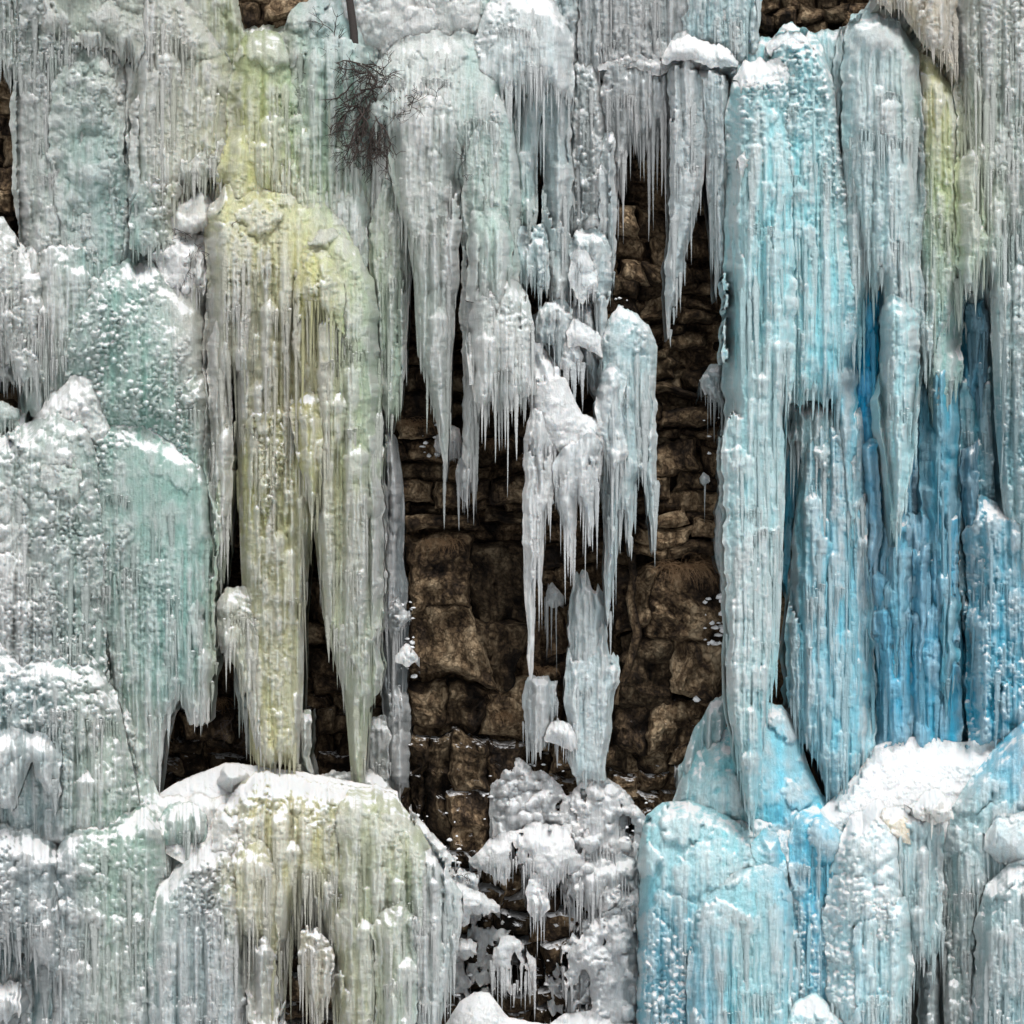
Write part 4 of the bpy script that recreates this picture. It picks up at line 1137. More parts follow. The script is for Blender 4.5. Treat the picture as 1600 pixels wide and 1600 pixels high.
# snowy rocks at the bottom centre
SN = (212, 214, 217)
form("snow_covered_ice", "crusty cascade of snow and small ice knobs running down the rock beside the blue mound", "snow crust",
     [(775, 1230), (800, 1195), (850, 1200), (885, 1240), (905, 1225), (950, 1215), (985, 1245), (1015, 1300)],
     [(775, 1330), (800, 1340), (840, 1400), (870, 1370), (895, 1440), (925, 1460), (960, 1440), (990, 1480), (1015, 1440)], -0.1, 22, 'knobs', ic=(7, 30, 3), jag=30, tint=(165, 168, 172), fuse=8, d1=.5, holes=.17)
form("snow_covered_ice", "ragged crust of snowy knobs down to the bottom edge beside the blue mound", "snow crust",
     [(882, 1490), (900, 1450), (930, 1420), (1008, 1400)], [(882, 1560), (910, 1640), (940, 1690), (1008, 1690)], 0.7, 22, 'knobs', ic=(8, 24, 3), jag=30, tint=(165, 168, 172), fuse=8, holes=.17)
form("snow_covered_ice", "knobbly snow cone under the pale blue pillar", "snow cone",
     [(880, 1290), (892, 1240), (920, 1215), (952, 1222), (985, 1250), (1010, 1290)], [(880, 1330), (930, 1350), (1010, 1350)], 0.3, 40, 'knobs', ic=(8, 18, 3), jag=14, tint=(190, 193, 196), kt=.5, holes=.13)
form("snow_covered_ice", "knobbly snowy rib between the rock slabs and the pale pillar", "snow rib",
     [(770, 1230), (785, 1195), (815, 1185), (845, 1200), (860, 1260)], [(770, 1320), (860, 1320)], -0.05, 24, 'knobs', ic=None, jag=10, tint=(165, 168, 172), holes=.2)
form("snow_covered_ice", "broad snow shelf crossing the rocks", "snow shelf",
     [(735, 1345), (770, 1310), (820, 1288), (870, 1288), (920, 1300)], [(735, 1352), (790, 1385), (810, 1350), (850, 1395), (885, 1370), (920, 1385)], 0.75, 34, 'snow', ic=(8, 12, 2.6), jag=14, tint=SN, kt=.5, holes=.14)
form("icicle_cluster", "snow headed icicle finger hanging off the broad snow shelf", "icicles",
     [(822, 1395), (832, 1362), (846, 1360), (856, 1385)], [(822, 1420), (838, 1445), (856, 1425)], 1.1, 14, 'flute', top='snow', tz=40, ic=(5, 34, 2.8), jag=8, tint=SN)
form("ice_curtain", "icicle curtain below the snow shelf next to the blue mound", "ice curtain",
     [(888, 1360), (920, 1335), (965, 1330), (1012, 1340)], [(888, 1400), (930, 1440), (970, 1400), (1012, 1410)], 0.5, 26, 'flute', top='knobs', tz=36, ic=(6, 46, 3), jag=20, tint=(176, 180, 184))
form("snow_covered_ice", "lumpy white knobs stacked beside the blue mound", "snow heap",
     [(936, 1400), (960, 1385), (985, 1400), (1010, 1380)], [(936, 1430), (1010, 1440)], 0.9, 18, 'knobs', ic=(6, 24, 3), jag=8, tint=(190, 193, 196))
form("snow_covered_ice", "large cluster of snow knobs at the bottom beside the blue mound", "snow heap",
     [(878, 1480), (900, 1470), (935, 1432), (965, 1425), (1000, 1450), (1006, 1480)], [(878, 1530), (930, 1640), (1006, 1680)], 1.0, 40, 'knobs', ic=(9, 18, 3), jag=24, tint=(196, 199, 203), holes=.13)
form("snow_covered_ice", "snow patch spilling left of the bottom rocks", "snow patch",
     [(698, 1400), (715, 1385), (745, 1392), (782, 1412)], [(698, 1440), (740, 1445), (760, 1430), (782, 1425)], 1.1, 18, 'snow', ic=None, jag=8, tint=SN, holes=.17)
form("snow_covered_ice", "snowy step with small icicles above the bottom mound", "snow step",
     [(762, 1495), (785, 1465), (815, 1468), (840, 1500)], [(762, 1530), (800, 1560), (840, 1525)], 1.0, 22, 'snow', ic=(6, 26, 3), jag=16, tint=SN, holes=.13)
form("snow_covered_ice", "round snow mound at the bottom edge", "snow mound",
     [(690, 1622), (702, 1592), (718, 1564), (740, 1550), (764, 1554), (780, 1572), (796, 1590), (830, 1594), (860, 1602)], [(690, 1690), (860, 1690)], 1.6, 60, 'snow', mellow=2, amp=.5, ic=None, jag=0, tint=(225, 226, 228))
form("snow_covered_ice", "low snow bank at the bottom edge right of the round mound", "snow bank",
     [(850, 1605), (880, 1585), (920, 1580), (960, 1600), (1010, 1600)], [(850, 1690), (1010, 1690)], 1.6, 30, 'snow', ic=None, jag=0, tint=SN)
form("snow_covered_ice", "thin snow ledge high on the bottom left rocks", "snow ledge",
     [(705, 1475), (722, 1468), (750, 1478)], [(705, 1490), (735, 1498), (750, 1488)], 0.8, 12, 'snow', ic=None, jag=5, tint=SN)
form("snow_covered_ice", "sloping snow edge between yellow dome and rock slabs", "snow slope",
     [(640, 1262), (668, 1300), (700, 1335), (728, 1370), (745, 1372)], [(640, 1290), (668, 1360), (700, 1390), (728, 1400), (745, 1390)], 0.9, 18, 'knobs', ic=None, jag=6, tint=SN, holes=.13)

# ------------------------------------------------------------------ blue part: back layers first; recess tints are ice blue darkened for shade
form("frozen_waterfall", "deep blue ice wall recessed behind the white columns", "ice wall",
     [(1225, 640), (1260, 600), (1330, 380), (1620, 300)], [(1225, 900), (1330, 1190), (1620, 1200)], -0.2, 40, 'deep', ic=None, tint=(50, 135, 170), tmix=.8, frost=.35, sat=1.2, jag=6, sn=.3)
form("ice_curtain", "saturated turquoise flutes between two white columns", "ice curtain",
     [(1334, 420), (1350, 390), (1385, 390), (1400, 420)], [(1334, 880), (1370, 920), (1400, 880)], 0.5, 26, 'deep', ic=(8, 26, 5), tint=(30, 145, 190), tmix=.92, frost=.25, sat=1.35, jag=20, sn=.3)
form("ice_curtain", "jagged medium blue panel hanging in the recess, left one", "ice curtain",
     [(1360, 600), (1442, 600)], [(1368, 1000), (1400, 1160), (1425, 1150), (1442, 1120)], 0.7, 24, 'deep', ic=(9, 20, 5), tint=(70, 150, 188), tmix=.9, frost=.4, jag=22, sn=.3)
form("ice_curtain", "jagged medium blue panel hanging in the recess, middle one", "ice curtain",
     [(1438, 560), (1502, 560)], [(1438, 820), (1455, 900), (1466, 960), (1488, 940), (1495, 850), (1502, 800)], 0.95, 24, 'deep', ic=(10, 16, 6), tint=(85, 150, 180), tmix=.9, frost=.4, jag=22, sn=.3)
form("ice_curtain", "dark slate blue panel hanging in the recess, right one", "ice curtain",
     [(1500, 520), (1515, 470), (1540, 460), (1556, 520)], [(1500, 600), (1520, 650), (1535, 610), (1556, 700)], 0.6, 20, 'deep', ic=(10, 34, 6), tint=(50, 112, 142), tmix=.95, frost=.2, jag=26, sn=.3)  # shadowed side of the recess, its shade put into the dark tint
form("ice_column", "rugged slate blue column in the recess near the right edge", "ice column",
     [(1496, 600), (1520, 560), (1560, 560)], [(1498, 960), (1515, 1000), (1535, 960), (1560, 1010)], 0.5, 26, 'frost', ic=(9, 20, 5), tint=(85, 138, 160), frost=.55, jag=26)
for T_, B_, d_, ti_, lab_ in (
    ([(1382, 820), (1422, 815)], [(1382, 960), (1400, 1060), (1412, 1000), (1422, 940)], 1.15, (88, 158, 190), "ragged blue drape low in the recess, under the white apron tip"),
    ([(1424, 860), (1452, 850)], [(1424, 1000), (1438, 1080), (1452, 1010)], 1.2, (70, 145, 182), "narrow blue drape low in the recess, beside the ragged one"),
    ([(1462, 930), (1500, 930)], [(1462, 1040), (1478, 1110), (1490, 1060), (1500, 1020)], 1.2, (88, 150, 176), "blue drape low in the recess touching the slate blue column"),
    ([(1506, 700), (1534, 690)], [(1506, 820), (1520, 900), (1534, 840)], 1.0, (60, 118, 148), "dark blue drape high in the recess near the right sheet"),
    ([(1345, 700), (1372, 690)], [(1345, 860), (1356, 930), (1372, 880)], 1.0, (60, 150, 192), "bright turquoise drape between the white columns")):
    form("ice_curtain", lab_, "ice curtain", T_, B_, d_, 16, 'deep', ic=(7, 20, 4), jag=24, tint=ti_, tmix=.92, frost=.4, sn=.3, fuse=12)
form("ice_curtain", "lower blue flutes above the snow shelf", "ice curtain",
     [(1366, 800), (1502, 800)], [(1366, 1190), (1400, 1175), (1502, 1185)], 0.8, 36, 'deep', ic=None, tint=(80, 155, 192), tmix=.9, frost=.45, jag=8, sat=1.1, sn=.3)
form("ice_curtain", "speckled blue curtain at the lower right above the shelf", "ice curtain",
     [(1512, 840), (1530, 780), (1700, 800)], [(1512, 1180), (1550, 1172), (1575, 1160), (1700, 1160)], 1.0, 36, 'frost', ic=None, tint=(95, 160, 190), jag=8)
form("ice_column", "frosted light blue column at the lower right of the dark gap", "ice column",
     [(1228, 1000), (1234, 900), (1252, 740), (1262, 640), (1345, 640), (1368, 860)], [(1228, 1090), (1250, 1150), (1275, 1190), (1300, 1265), (1325, 1240), (1345, 1200), (1368, 1180)], 0.8, 55, 'flute', ic=(10, 12, 4), jag=12, tint=(130, 185, 210), surf=1.6)
form("icicle_cluster", "row of free icicles under the notch of the blue column", "icicles",
     [(1228, 640), (1255, 620), (1300, 620), (1335, 640)], [(1228, 700), (1260, 720), (1300, 760), (1335, 800)], 0.9, 30, 'flute', ic=(8, 70, 5), jag=40, tint=(150, 172, 182))
form("ice_column", "olive green stained column at the top right", "ice column",
     [(1425, 60), (1440, 75), (1465, 95), (1490, 125), (1508, 180), (1512, 260)], [(1425, 500), (1445, 570), (1470, 550), (1485, 480), (1512, 400)], 1.0, 46, 'flute', top='smooth', tz=50, ic=(9, 24, 4), jag=24, sat=1.15)
form("ice_curtain", "teal ragged curtain under the olive stained column", "ice curtain",
     [(1448, 560), (1465, 500), (1488, 480), (1504, 510)], [(1448, 590), (1462, 680), (1480, 640), (1504, 580)], 1.0, 22, 'frost', ic=(9, 14, 4), jag=14, tint=(140, 182, 175))
form("frozen_waterfall", "tall frosted pale green sheet at the upper right edge", "ice sheet",
     [(1490, -70), (1680, -70)], [(1490, 420), (1510, 470), (1545, 430), (1556, 680), (1580, 880), (1600, 900), (1680, 900)], 1.1, 62, 'frost', top='lumpy', tz=120, ic=(9, 34, 4.5), jag=22, surf=1.4, sn=.7)
form("ice_curtain", "brown stained shaggy frost beside the olive column", "frost curtain",
     [(1375, -70), (1480, -70), (1500, 0)], [(1375, 10), (1410, 20), (1440, 70), (1480, 105), (1500, 130)], 1.5, 26, 'frost', ic=(6, 14, 2.5), jag=8, tint=(178, 168, 148), tmix=.8)
form("ice_column", "narrow white blue column with teal groove right of the main column", "ice column",
     [(1300, 70), (1310, 42), (1330, 38), (1352, 70), (1372, 160)], [(1300, 560), (1325, 560), (1345, 520), (1356, 470), (1372, 420)], 1.0, 34, 'flute', ic=(9, 34, 4), jag=20)
form("ice_column", "white blue column with an amber streak near the top right", "ice column",
     [(1318, 60), (1330, 22), (1352, 12), (1388, 22), (1415, 48), (1436, 90), (1446, 180)], [(1318, 240), (1350, 400), (1366, 470), (1380, 420), (1385, 690), (1398, 760), (1410, 790), (1425, 700), (1440, 590), (1446, 480)], 1.3, 58, 'flute', top='smooth', tz=60, ic=(9, 30, 4), jag=16, tint=(168, 200, 210), tmix=.6)
form("ice_curtain", "white ice apron with an amber edge hanging in front of the turquoise", "ice curtain",
     [(1374, 490), (1384, 462), (1398, 456), (1415, 470), (1436, 500)], [(1374, 640), (1390, 790), (1400, 862), (1412, 800), (1428, 700), (1436, 600)], 2.0, 30, 'flute', ic=(8, 22, 4), jag=12, tint=(172, 200, 212))
form("ice_column", "broad pale blue column with a square cut lower rim", "ice column",
     [(1185, 120), (1196, 70), (1225, 38), (1258, 42), (1285, 72), (1300, 115), (1310, 200), (1338, 420)],
     [(1185, 560), (1225, 640), (1240, 632), (1300, 628), (1312, 700), (1325, 830), (1334, 872), (1338, 700)], 1.2, 75, 'flute', top='shell', tz=230, ic=(9, 20, 3.5), jag=12, surf=1.3, kt=.6, sn=1.25)
form("frozen_waterfall", "long blue white column tapering to a point over the blue mound", "ice column",
     [(1132, 400), (1136, 180), (1148, 120), (1168, 96), (1200, 92), (1225, 105), (1245, 140)],
     [(1132, 960), (1140, 1110), (1150, 1190), (1166, 1262), (1176, 1305), (1184, 1262), (1196, 1140), (1204, 1085), (1215, 1050), (1226, 800), (1232, 640), (1245, 600)], 1.7, 52, 'flute', top='shell', tz=190, ic=(9, 20, 3.2), jag=10, surf=1.0, kt=.7, d1=2.9, sn=1.25)
form("snow_covered_ice", "bright snow cap on the top of the long blue white column", "snow cap",
     [(1146, 125), (1162, 100), (1190, 92), (1220, 100), (1246, 130)], [(1146, 135), (1190, 142), (1246, 140)], 2.05, 26, 'snow', ic=None, jag=22, tint=(232, 233, 235), fbot=True)
form("snow_covered_ice", "snow lying on the shoulder of the broad pale blue column", "snow cap",
     [(1198, 75), (1222, 44), (1250, 46), (1272, 66)], [(1198, 85), (1230, 78), (1272, 80)], 1.5, 22, 'snow', ic=None, jag=18, tint=(230, 232, 235), fbot=True)
form("snow_covered_ice", "scattered snow pads midway on the long blue white column", "snow patch",
     [(1150, 250), (1180, 232), (1215, 238), (1240, 255)], [(1150, 262), (1190, 280), (1240, 268)], 2.3, 18, 'snow', ic=None, jag=24, tint=(228, 230, 234), gap=.35, fbot=True)

# blue mounds
form("ice_mound", "tall blue ice cone behind the tip of the long column", "ice cone",
     [(1050, 1262), (1058, 1225), (1078, 1190), (1105, 1160), (1140, 1132), (1175, 1110), (1200, 1100), (1222, 1102), (1240, 1122), (1254, 1160), (1265, 1200), (1285, 1240), (1318, 1275)], [(1050, 1350), (1318, 1400)], 0.5, 150, 'smooth', ic=None, jag=0, kt=.9, sat=1.1, fuse=10, mellow=4, bf=1.2, sn=1.6)
form("ice_curtain", "thin translucent ice veil on the left side of the blue cone", "ice curtain",
     [(1060, 1200), (1085, 1140), (1110, 1100), (1136, 1080)], [(1060, 1250), (1136, 1200)], 0.6, 22, 'flute', ic=None, jag=4, tint=(140, 165, 175))
form("ice_mound", "smooth light blue mound receiving the column tip", "ice mound",
     [(996, 1330), (1010, 1275), (1035, 1252), (1080, 1248), (1130, 1270), (1175, 1300), (1205, 1330), (1225, 1370)], [(990, 1690), (1235, 1690)], 2.1, 130, 'frost', top='smooth', tz=200, ic=None, jag=0, kt=.45, surf=.4, fuse=14, mellow=5, bf=1.1, sat=.9, sn=1.6)
form("ice_mound", "rounded blue lump right of the column tip", "ice mound",
     [(1180, 1320), (1195, 1295), (1215, 1300), (1232, 1345)], [(1180, 1400), (1232, 1420)], 2.9, 34, 'smooth', ic=None, jag=0, fbot=True)
form("ice_mound", "large blue front boss with fluted sides at the bottom", "ice mound",
     [(1075, 1420), (1105, 1390), (1150, 1362), (1195, 1348), (1225, 1360), (1240, 1400)], [(1075, 1690), (1240, 1690)], 3.3, 60, 'flute', top='smooth', tz=110, ic=None, jag=0, kt=.5, surf=.8, fuse=12, mellow=4, sn=1.6)
form("ice_curtain", "bright blue vertical sheet in the hollow at the bottom", "ice curtain",
     [(1225, 1340), (1245, 1270), (1280, 1255), (1325, 1290), (1340, 1350)], [(1225, 1620), (1280, 1620), (1340, 1620)], 2.5, 50, 'frost', top='smooth', tz=130, ic=None, jag=0, sat=1.15, mellow=3)
form("snow_covered_ice", "snow pile at the bottom of the bright blue hollow", "snow pile",
     [(1225, 1600), (1245, 1565), (1275, 1550), (1310, 1580), (1345, 1610)], [(1225, 1690), (1345, 1690)], 3.6, 28, 'snow', ic=None, jag=0, tint=(190, 215, 225))
# the shelf slopes out from the back wall towards the front
form("snow_shelf", "bright sloping snow shelf below the blue curtains", "snow shelf",
     [(1240, 1300), (1285, 1262), (1310, 1240), (1340, 1208), (1368, 1165), (1440, 1148), (1500, 1158), (1620, 1140)], [(1240, 1340), (1340, 1330), (1500, 1320), (1620, 1300)], 1.1, 20, 'snow', ic=None, jag=0, kt=1.0, tint=(228, 230, 234), d1=2.6, amp=.45)
form("ice_mound", "snowy crusted slope with blue shading right of the bright hollow", "ice mound",
     [(1290, 1380), (1310, 1310), (1335, 1270), (1370, 1250), (1400, 1275), (1425, 1340)], [(1290, 1560), (1340, 1660), (1380, 1640), (1410, 1590), (1425, 1540)], 3.0, 58, 'lumpy', top='snow', tz=120, ic=(8, 26, 4), jag=20, tint=(205, 216, 222), tmix=.45, sn=1.35)
form("ice_curtain", "snow fringed tier on the crusted slope above the dark gap", "ice tier",
     [(1330, 1440), (1350, 1400), (1385, 1395), (1420, 1405), (1426, 1430)], [(1330, 1600), (1380, 1640), (1426, 1580)], 3.45, 26, 'frost', top='lumpy', tz=50, ic=(8, 20, 4), jag=16)
form("ice_curtain", "blue strands with a snow brow left of the green grey flutes", "ice curtain",
     [(1388, 1290), (1405, 1262), (1435, 1250), (1462, 1265), (1478, 1300)], [(1388, 1400), (1425, 1480), (1440, 1500), (1465, 1500), (1478, 1460)], 2.9, 32, 'flute', top='lumpy', tz=60, ic=(8, 30, 4), jag=16, tint=(160, 190, 205))
form("ice_column", "grey ice pillar standing in the dark gap near the bottom right", "ice column",
     [(1432, 1500), (1445, 1480), (1468, 1490)], [(1432, 1690), (1468, 1690)], 2.3, 20, 'deep', ic=None, tint=(125, 140, 148), frost=.5)
form("ice_mound", "large blue and white mound filling the lower right corner", "ice mound",
     [(1468, 1320), (1485, 1265), (1520, 1210), (1560, 1160), (1600, 1125), (1690, 1100)], [(1468, 1540), (1500, 1690), (1690, 1690)], 2.2, 95, 'flute', top='smooth', tz=170, ic=None, jag=0, kt=.45, mellow=5, sn=1.6)
form("snow_covered_ice", "rounded snow lobe on the lower right mound", "snow lobe",
     [(1540, 1300), (1560, 1275), (1600, 1268), (1690, 1270)], [(1540, 1330), (1600, 1370), (1690, 1370)], 3.6, 34, 'smooth', ic=None, jag=6, tint=(200, 212, 218), fbot=True)
form("ice_curtain", "frosted white tier of ice at the lower right edge", "ice tier",
     [(1520, 1450), (1540, 1380), (1575, 1350), (1620, 1340), (1690, 1340)], [(1520, 1690), (1690, 1690)], 3.7, 50, 'frost', top='lumpy', tz=90, ic=None, jag=0)
form("ice_mound", "yellow stained snow knob on the front edge of the shelf", "snow knob",
     [(1368, 1290), (1380, 1258), (1400, 1256), (1420, 1280)], [(1368, 1310), (1420, 1320)], 3.2, 24, 'lumpy', ic=None, jag=4, tint=(214, 202, 170), fbot=True)
form("snow_covered_ice", "curled snow cornice above the green grey flutes", "snow cornice",
     [(1425, 1265), (1445, 1238), (1472, 1240), (1488, 1262)], [(1425, 1280), (1460, 1290), (1488, 1278)], 3.3, 20, 'lumpy', ic=(8, 12, 3), jag=4, tint=(214, 214, 206))


# ------------------------------------------------------------------ small snow and rime sticking to the rock ledges
def snow_bits(name, label, regions, seed):
    rng = np.random.default_rng(seed)
    V, Q = [], []
    nu, nv = 10, 6
    for (x0, x1, y0, y1, cnt, rlo, rhi, d) in regions:
        for _ in range(cnt):
            px, py = rng.uniform(x0, x1), rng.uniform(y0, y1)
            r = rlo + (rhi - rlo) * rng.random() ** 2
            rx, rz, ry = r * rng.uniform(.9, 1.6) * S, r * rng.uniform(.5, 1.0) * S, r * rng.uniform(.8, 1.4) * S
            c = np.array(P(px, py, d + rng.uniform(-.12, .18)))
            b = len(V)
            ph = rng.uniform(0, 6.28, 3)
            for i in range(nv + 1):
                th = math.pi * i / nv
                for j in range(nu):
                    a = 2 * math.pi * j / nu
                    k = 1 + .22 * math.sin(2 * a + ph[0]) + .18 * math.sin(3 * a + ph[1] + th * 2) + .1 * math.sin(5 * th + ph[2])
                    zz = math.cos(th) * rz * (1 if th < 1.6 else .5)
                    V.append((c[0] + rx * k * math.sin(th) * math.cos(a), c[1] + ry * k * math.sin(th) * math.sin(a), c[2] + zz * k))
            for i in range(nv):
                for j in range(nu):
                    Q.append((b + i * nu + j, b + (i + 1) * nu + j, b + (i + 1) * nu + (j + 1) % nu, b + i * nu + (j + 1) % nu))
    me = mesh_from(name, V, Q)
    o = link(name, me, SNOW)
    return tag(o, label, "snow", kind="stuff")


for k_, (T_, B_, lab_) in enumerate((
    ([(715, 1445), (740, 1420), (800, 1430), (830, 1450)], [(715, 1520), (770, 1540), (830, 1500)], "broken snow scraps on the dark rocks below the broad shelf"),
    ([(840, 1480), (860, 1470), (884, 1480)], [(840, 1570), (884, 1590)], "thin broken snow scraps left of the bottom knob cluster"),
    ([(700, 1500), (730, 1500), (765, 1520)], [(700, 1580), (765, 1570)], "patchy rime on the rocks at the bottom left of the round mound"),
    ([(640, 1310), (680, 1330), (720, 1350)], [(640, 1390), (720, 1420)], "patchy snow at the foot of the rock slabs"))):
    form("snow_covered_ice", lab_, "snow patch", T_, B_, 0.05, 14, 'knobs', ic=None, jag=10, tint=SN, fuse=4, holes=.36)
snow_bits("snow_clumps", "small snow clumps caught on the rocks at the bottom centre",
          [(700, 890, 1330, 1590, 50, 1.2, 4, 0.25), (755, 880, 1190, 1300, 50, 1.5, 4, .0), (880, 1010, 1240, 1450, 30, 1.5, 4.5, .35),
           (640, 720, 1270, 1400, 24, 1.2, 4, .3)], 3)
snow_bits("snow_clumps", "loose snow clumps on ledges along the big blue column",
          [(1098, 1136, 930, 1010, 26, 2, 6, .15), (1085, 1130, 1088, 1096, 12, 3, 7, .25), (1100, 1134, 570, 760, 14, 1, 3, .05)], 4)
snow_bits("snow_clumps", "frost clumps in the caves behind the yellow points",
          [(480, 600, 1180, 1240, 20, 1.0, 3, -.25), (600, 650, 930, 1080, 50, 2, 5, .15)], 5)
snow_bits("snow_clumps", "frost clumps on the rock ledge under the centre curtains",
          [(660, 725, 660, 715, 22, 1, 4, .0), (805, 835, 700, 750, 6, 1, 3, .0), (960, 985, 465, 490, 8, 1.5, 4, .1)], 6)


# ------------------------------------------------------------------ plants
def grow(V, Q, p, dirv, length, r, depth, rng, droop=0.0, sink=None):
    n = 6
    pts = [np.array(p, float)]
    dcur = np.array(dirv, float)
    for i in range(n):
        dcur = dcur + rng.normal(0, .17, 3) + np.array([0, 0, -droop])
        dcur /= np.linalg.norm(dcur)
        pts.append(pts[-1] + dcur * length / n)
    tube(V, Q, pts, [max(r * (1 - .5 * i / n), .004) for i in range(n + 1)], 4)
    if depth > 0:
        for _ in range(rng.integers(3, 6)):
            i = rng.integers(1, n + 1)
            d2 = dcur * .6 + rng.normal(0, .6, 3) * np.array([1, .6, 1])
            grow(V, Q, pts[i], d2 / np.linalg.norm(d2), length * rng.uniform(.45, .75), r * .62, depth - 1, rng, droop)


def shrub(name, label, cat, spots, seed, r0=0.02):
    rng = np.random.default_rng(seed)
    x, y, z = P(*spots[0][:3])
    root = bpy.data.objects.new(name, None); COL.objects.link(root); root.location = (x, y, z)
    tag(root, label, cat, 'small twigs sticking out of the ice' if name == 'twig_tuft' else None)
    for (px, py, d, dx, dz, ln, dep, droop) in spots:
        V, Q = [], []
        p = np.array(P(px, py, d))
        grow(V, Q, p - np.array((x, y, z)), np.array([dx, -.35, dz]), ln, r0, dep, rng, droop)
        o = link("branch", mesh_from("branch", V, Q), TWIG, root)
    return root


shrub("bare_shrub", "leafless dark tangled shrub clinging between the turquoise and white domes", "shrub",
      [(562, 92, .9, -.6, .4, .9, 3, .0), (566, 100, .95, .5, .1, .8, 3, .05), (560, 120, 1.0, -.4, -.3, .8, 3, .1), (572, 130, 1.05, .6, -.2, .9, 3, .08),
       (570, 150, 1.1, -.2, -.8, 1.0, 3, .12), (580, 160, 1.15, .7, -.3, .9, 3, .05), (585, 185, 1.2, .2, -.9, .9, 3, .12), (572, 200, 1.1, -.5, -.6, .8, 3, .1),
       (595, 195, 1.2, .8, 0.1, .8, 3, .0), (548, 120, .95, -.8, .5, .8, 2, .0), (575, 110, 1.2, .1, -1, .9, 3, .1), (590, 150, 1.3, .3, -.6, .9, 3, .1), (565, 175, 1.3, -.2, -.9, .9, 3, .1), (600, 170, 1.4, .9, .2, .8, 3, 0), (578, 225, 1.4, -.1, -1, .7, 3, .1), (540, 90, 1.3, -.6, .9, .7, 2, 0)] + [(555 + 8 * (k % 5), 100 + 14 * (k // 2), 1.3, math.cos(k * 2.1), -.5 + .6 * math.sin(k * 1.3), .7, 2, .08) for k in range(12)] + [(560 + 9 * (k % 5), 170 + 12 * (k // 2), 1.6, .7 * math.cos(k * 1.7), -.9, .6, 2, .12) for k in range(9)], 11)
shrub("twig_tuft", "thin dark twigs poking from the snowy nub left of the yellow shoulder", "twigs",
      [(300, 372, 1.7, -.3, .3, .35, 2, .1), (304, 380, 1.7, .5, -.3, .4, 2, .1), (296, 395, 1.7, .3, -.8, .5, 2, .1)], 12, .008)
shrub("twig_tuft", "tiny dark twig on the white top of the yellow column", "twigs", [(362, 352, 2.5, .5, .6, .2, 1, 0)], 13, .008)
shrub("twig_tuft", "fine dark sprig on the ice left of the pointed white curtain", "twigs", [(722, 275, 1.9, .5, .2, .3, 1, .05), (716, 240, 1.9, .3, -.3, .3, 1, .0)], 14, .007)
shrub("twig_tuft", "small sprig over the snowy hump", "twigs", [(680, 155, 2.0, .5, .4, .3, 1, .0), (640, 165, 2.0, .4, .5, .35, 2, .0)], 15, .008)
shrub("twig_tuft", "snowy twigs above the bottom left rocks", "twigs", [(725, 1370, 1.2, .3, .3, .3, 2, .1), (735, 1375, 1.2, -.3, .4, .3, 2, .1)], 16, .008)
shrub("twig_tuft", "frosted twigs inside the small cave left of the yellow points", "twigs",
      [(365, 1120, .9, -.5, -.4, .4, 2, .1), (372, 1135, .9, .4, -.6, .45, 2, .1), (345, 1130, .9, .2, -.7, .4, 2, .1)], 17, .011)

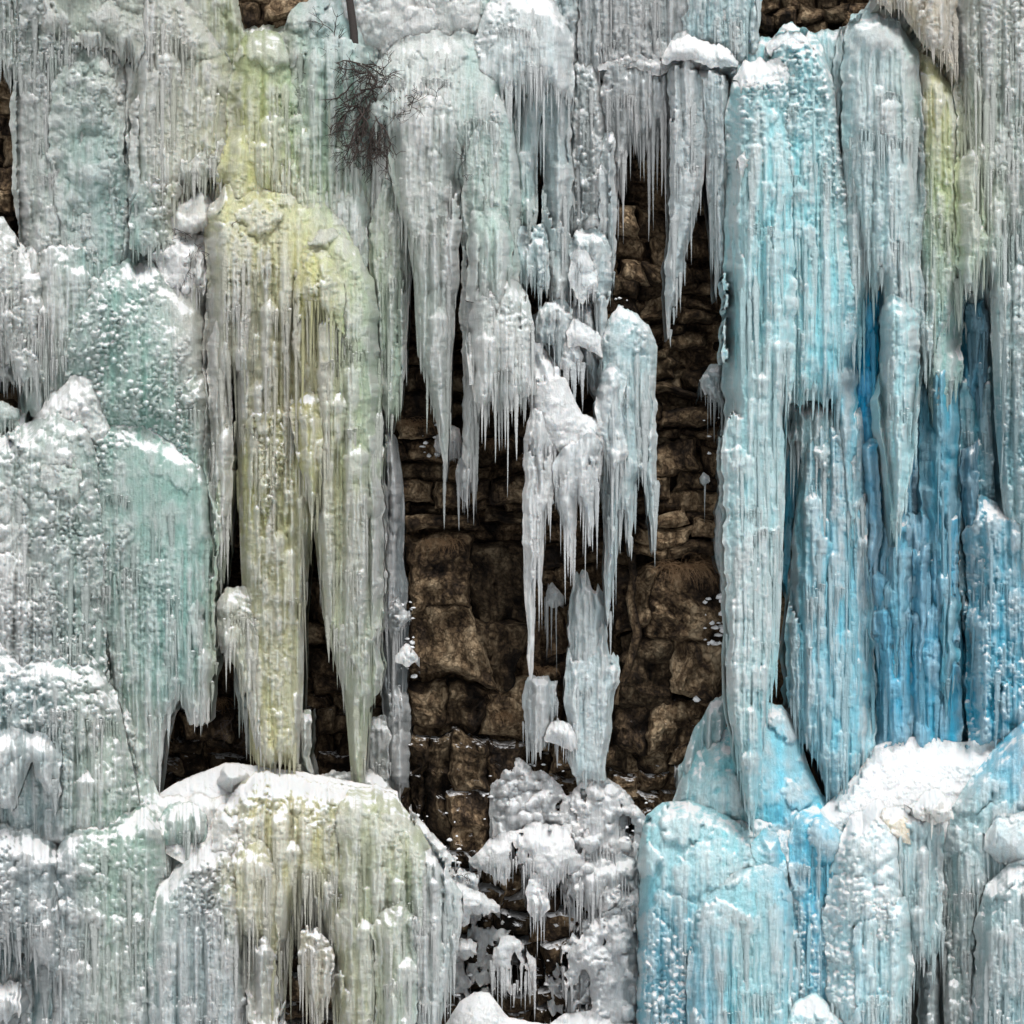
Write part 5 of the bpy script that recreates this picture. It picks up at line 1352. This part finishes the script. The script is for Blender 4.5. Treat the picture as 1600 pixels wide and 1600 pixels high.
# tree trunk
root = bpy.data.objects.new("young_tree", None); COL.objects.link(root)
tx, ty_, tz_ = P(554, 72, 1.1); root.location = (tx, ty_, tz_)
tag(root, "thin dark tree trunk standing on the snowy slope at the top", "tree")
V, Q = [], []
tp = [P(554, 78, 1.1), P(553, 50, 1.1), P(549, 20, 1.1), P(545, -10, 1.1), P(541, -60, 1.1), P(537, -140, 1.05), P(538, -260, 1.0)]
tp = [np.array(q) - np.array((tx, ty_, tz_)) for q in tp]
tube(V, Q, tp, [.10, .092, .09, .085, .08, .065, .03], 10)
link("trunk", mesh_from("trunk", V, Q), BARK, root)
rt = np.random.default_rng(5)
for k in range(7):
    V, Q = [], []
    b = tp[4] * (1 - k / 7) + tp[6] * (k / 7)
    grow(V, Q, b, (rt.uniform(-1, 1), rt.uniform(-1, .2), .5), 1.0, .02, 2, rt, 0)
    link("branch", mesh_from("branch", V, Q), TWIG, root)


def tuft(name, label, px, py, d, n, ln, spread, seed, down=True):
    rng = np.random.default_rng(seed)
    V, Q = [], []
    c = np.array(P(px, py, d))
    for _ in range(n):
        p = np.array([rng.uniform(-spread, spread), 0, rng.uniform(-.06, .06)])
        dirv = np.array([rng.normal(0, .6), -rng.uniform(.3, 1), rng.uniform(-.2, .6)])
        pts = [p]
        L_ = ln * rng.uniform(.4, 1)
        for i in range(6):
            dirv = dirv / np.linalg.norm(dirv)
            pts.append(pts[-1] + dirv * L_ / 6)
            dirv = dirv + np.array([rng.normal(0, .15), 0.08, -.38])
        tube(V, Q, pts, [.0055 * (1 - .12 * i) for i in range(7)], 3)
    me = mesh_from(name, V, Q)
    o = link(name, me, STRAW, None, c)
    return tag(o, label, "dry grass", "dry grass tufts on the rock face")


tuft("grass_tuft", "dry brown grass tuft on the ledge below the centre icicles", 778, 690, .1, 90, .45, .22, 1)
tuft("grass_tuft", "dry root strands hanging over the top of the big boulder", 690, 845, .1, 90, .6, .45, 2)
tuft("grass_tuft", "pale matted roots draped over the right rock slab", 1068, 885, .15, 150, 1.0, .45, 3)
tuft("grass_tuft", "brown grass in the crevice under the long curtain tip", 845, 1045, .0, 80, .4, .3, 4)
tuft("grass_tuft", "reddish dry moss at the right of the boulder foot", 790, 1115, -.1, 110, .4, .3, 5)
tuft("grass_tuft", "dry grass on the left cave wall above the snow shelf", 335, 1095, .1, 90, .5, .3, 6)
tuft("grass_tuft", "dry grass hanging under the ledge left of the centre points", 650, 660, .0, 90, .45, .35, 7)
tuft("grass_tuft", "dark dry grass below the small twin icicle pair", 900, 1160, -.1, 60, .4, .3, 8)

print("icicles", ICOUNT, "tris", sum(len(o.data.polygons) * 2 for o in SC.objects if o.type == 'MESH' and not o.name.startswith('icicle')))
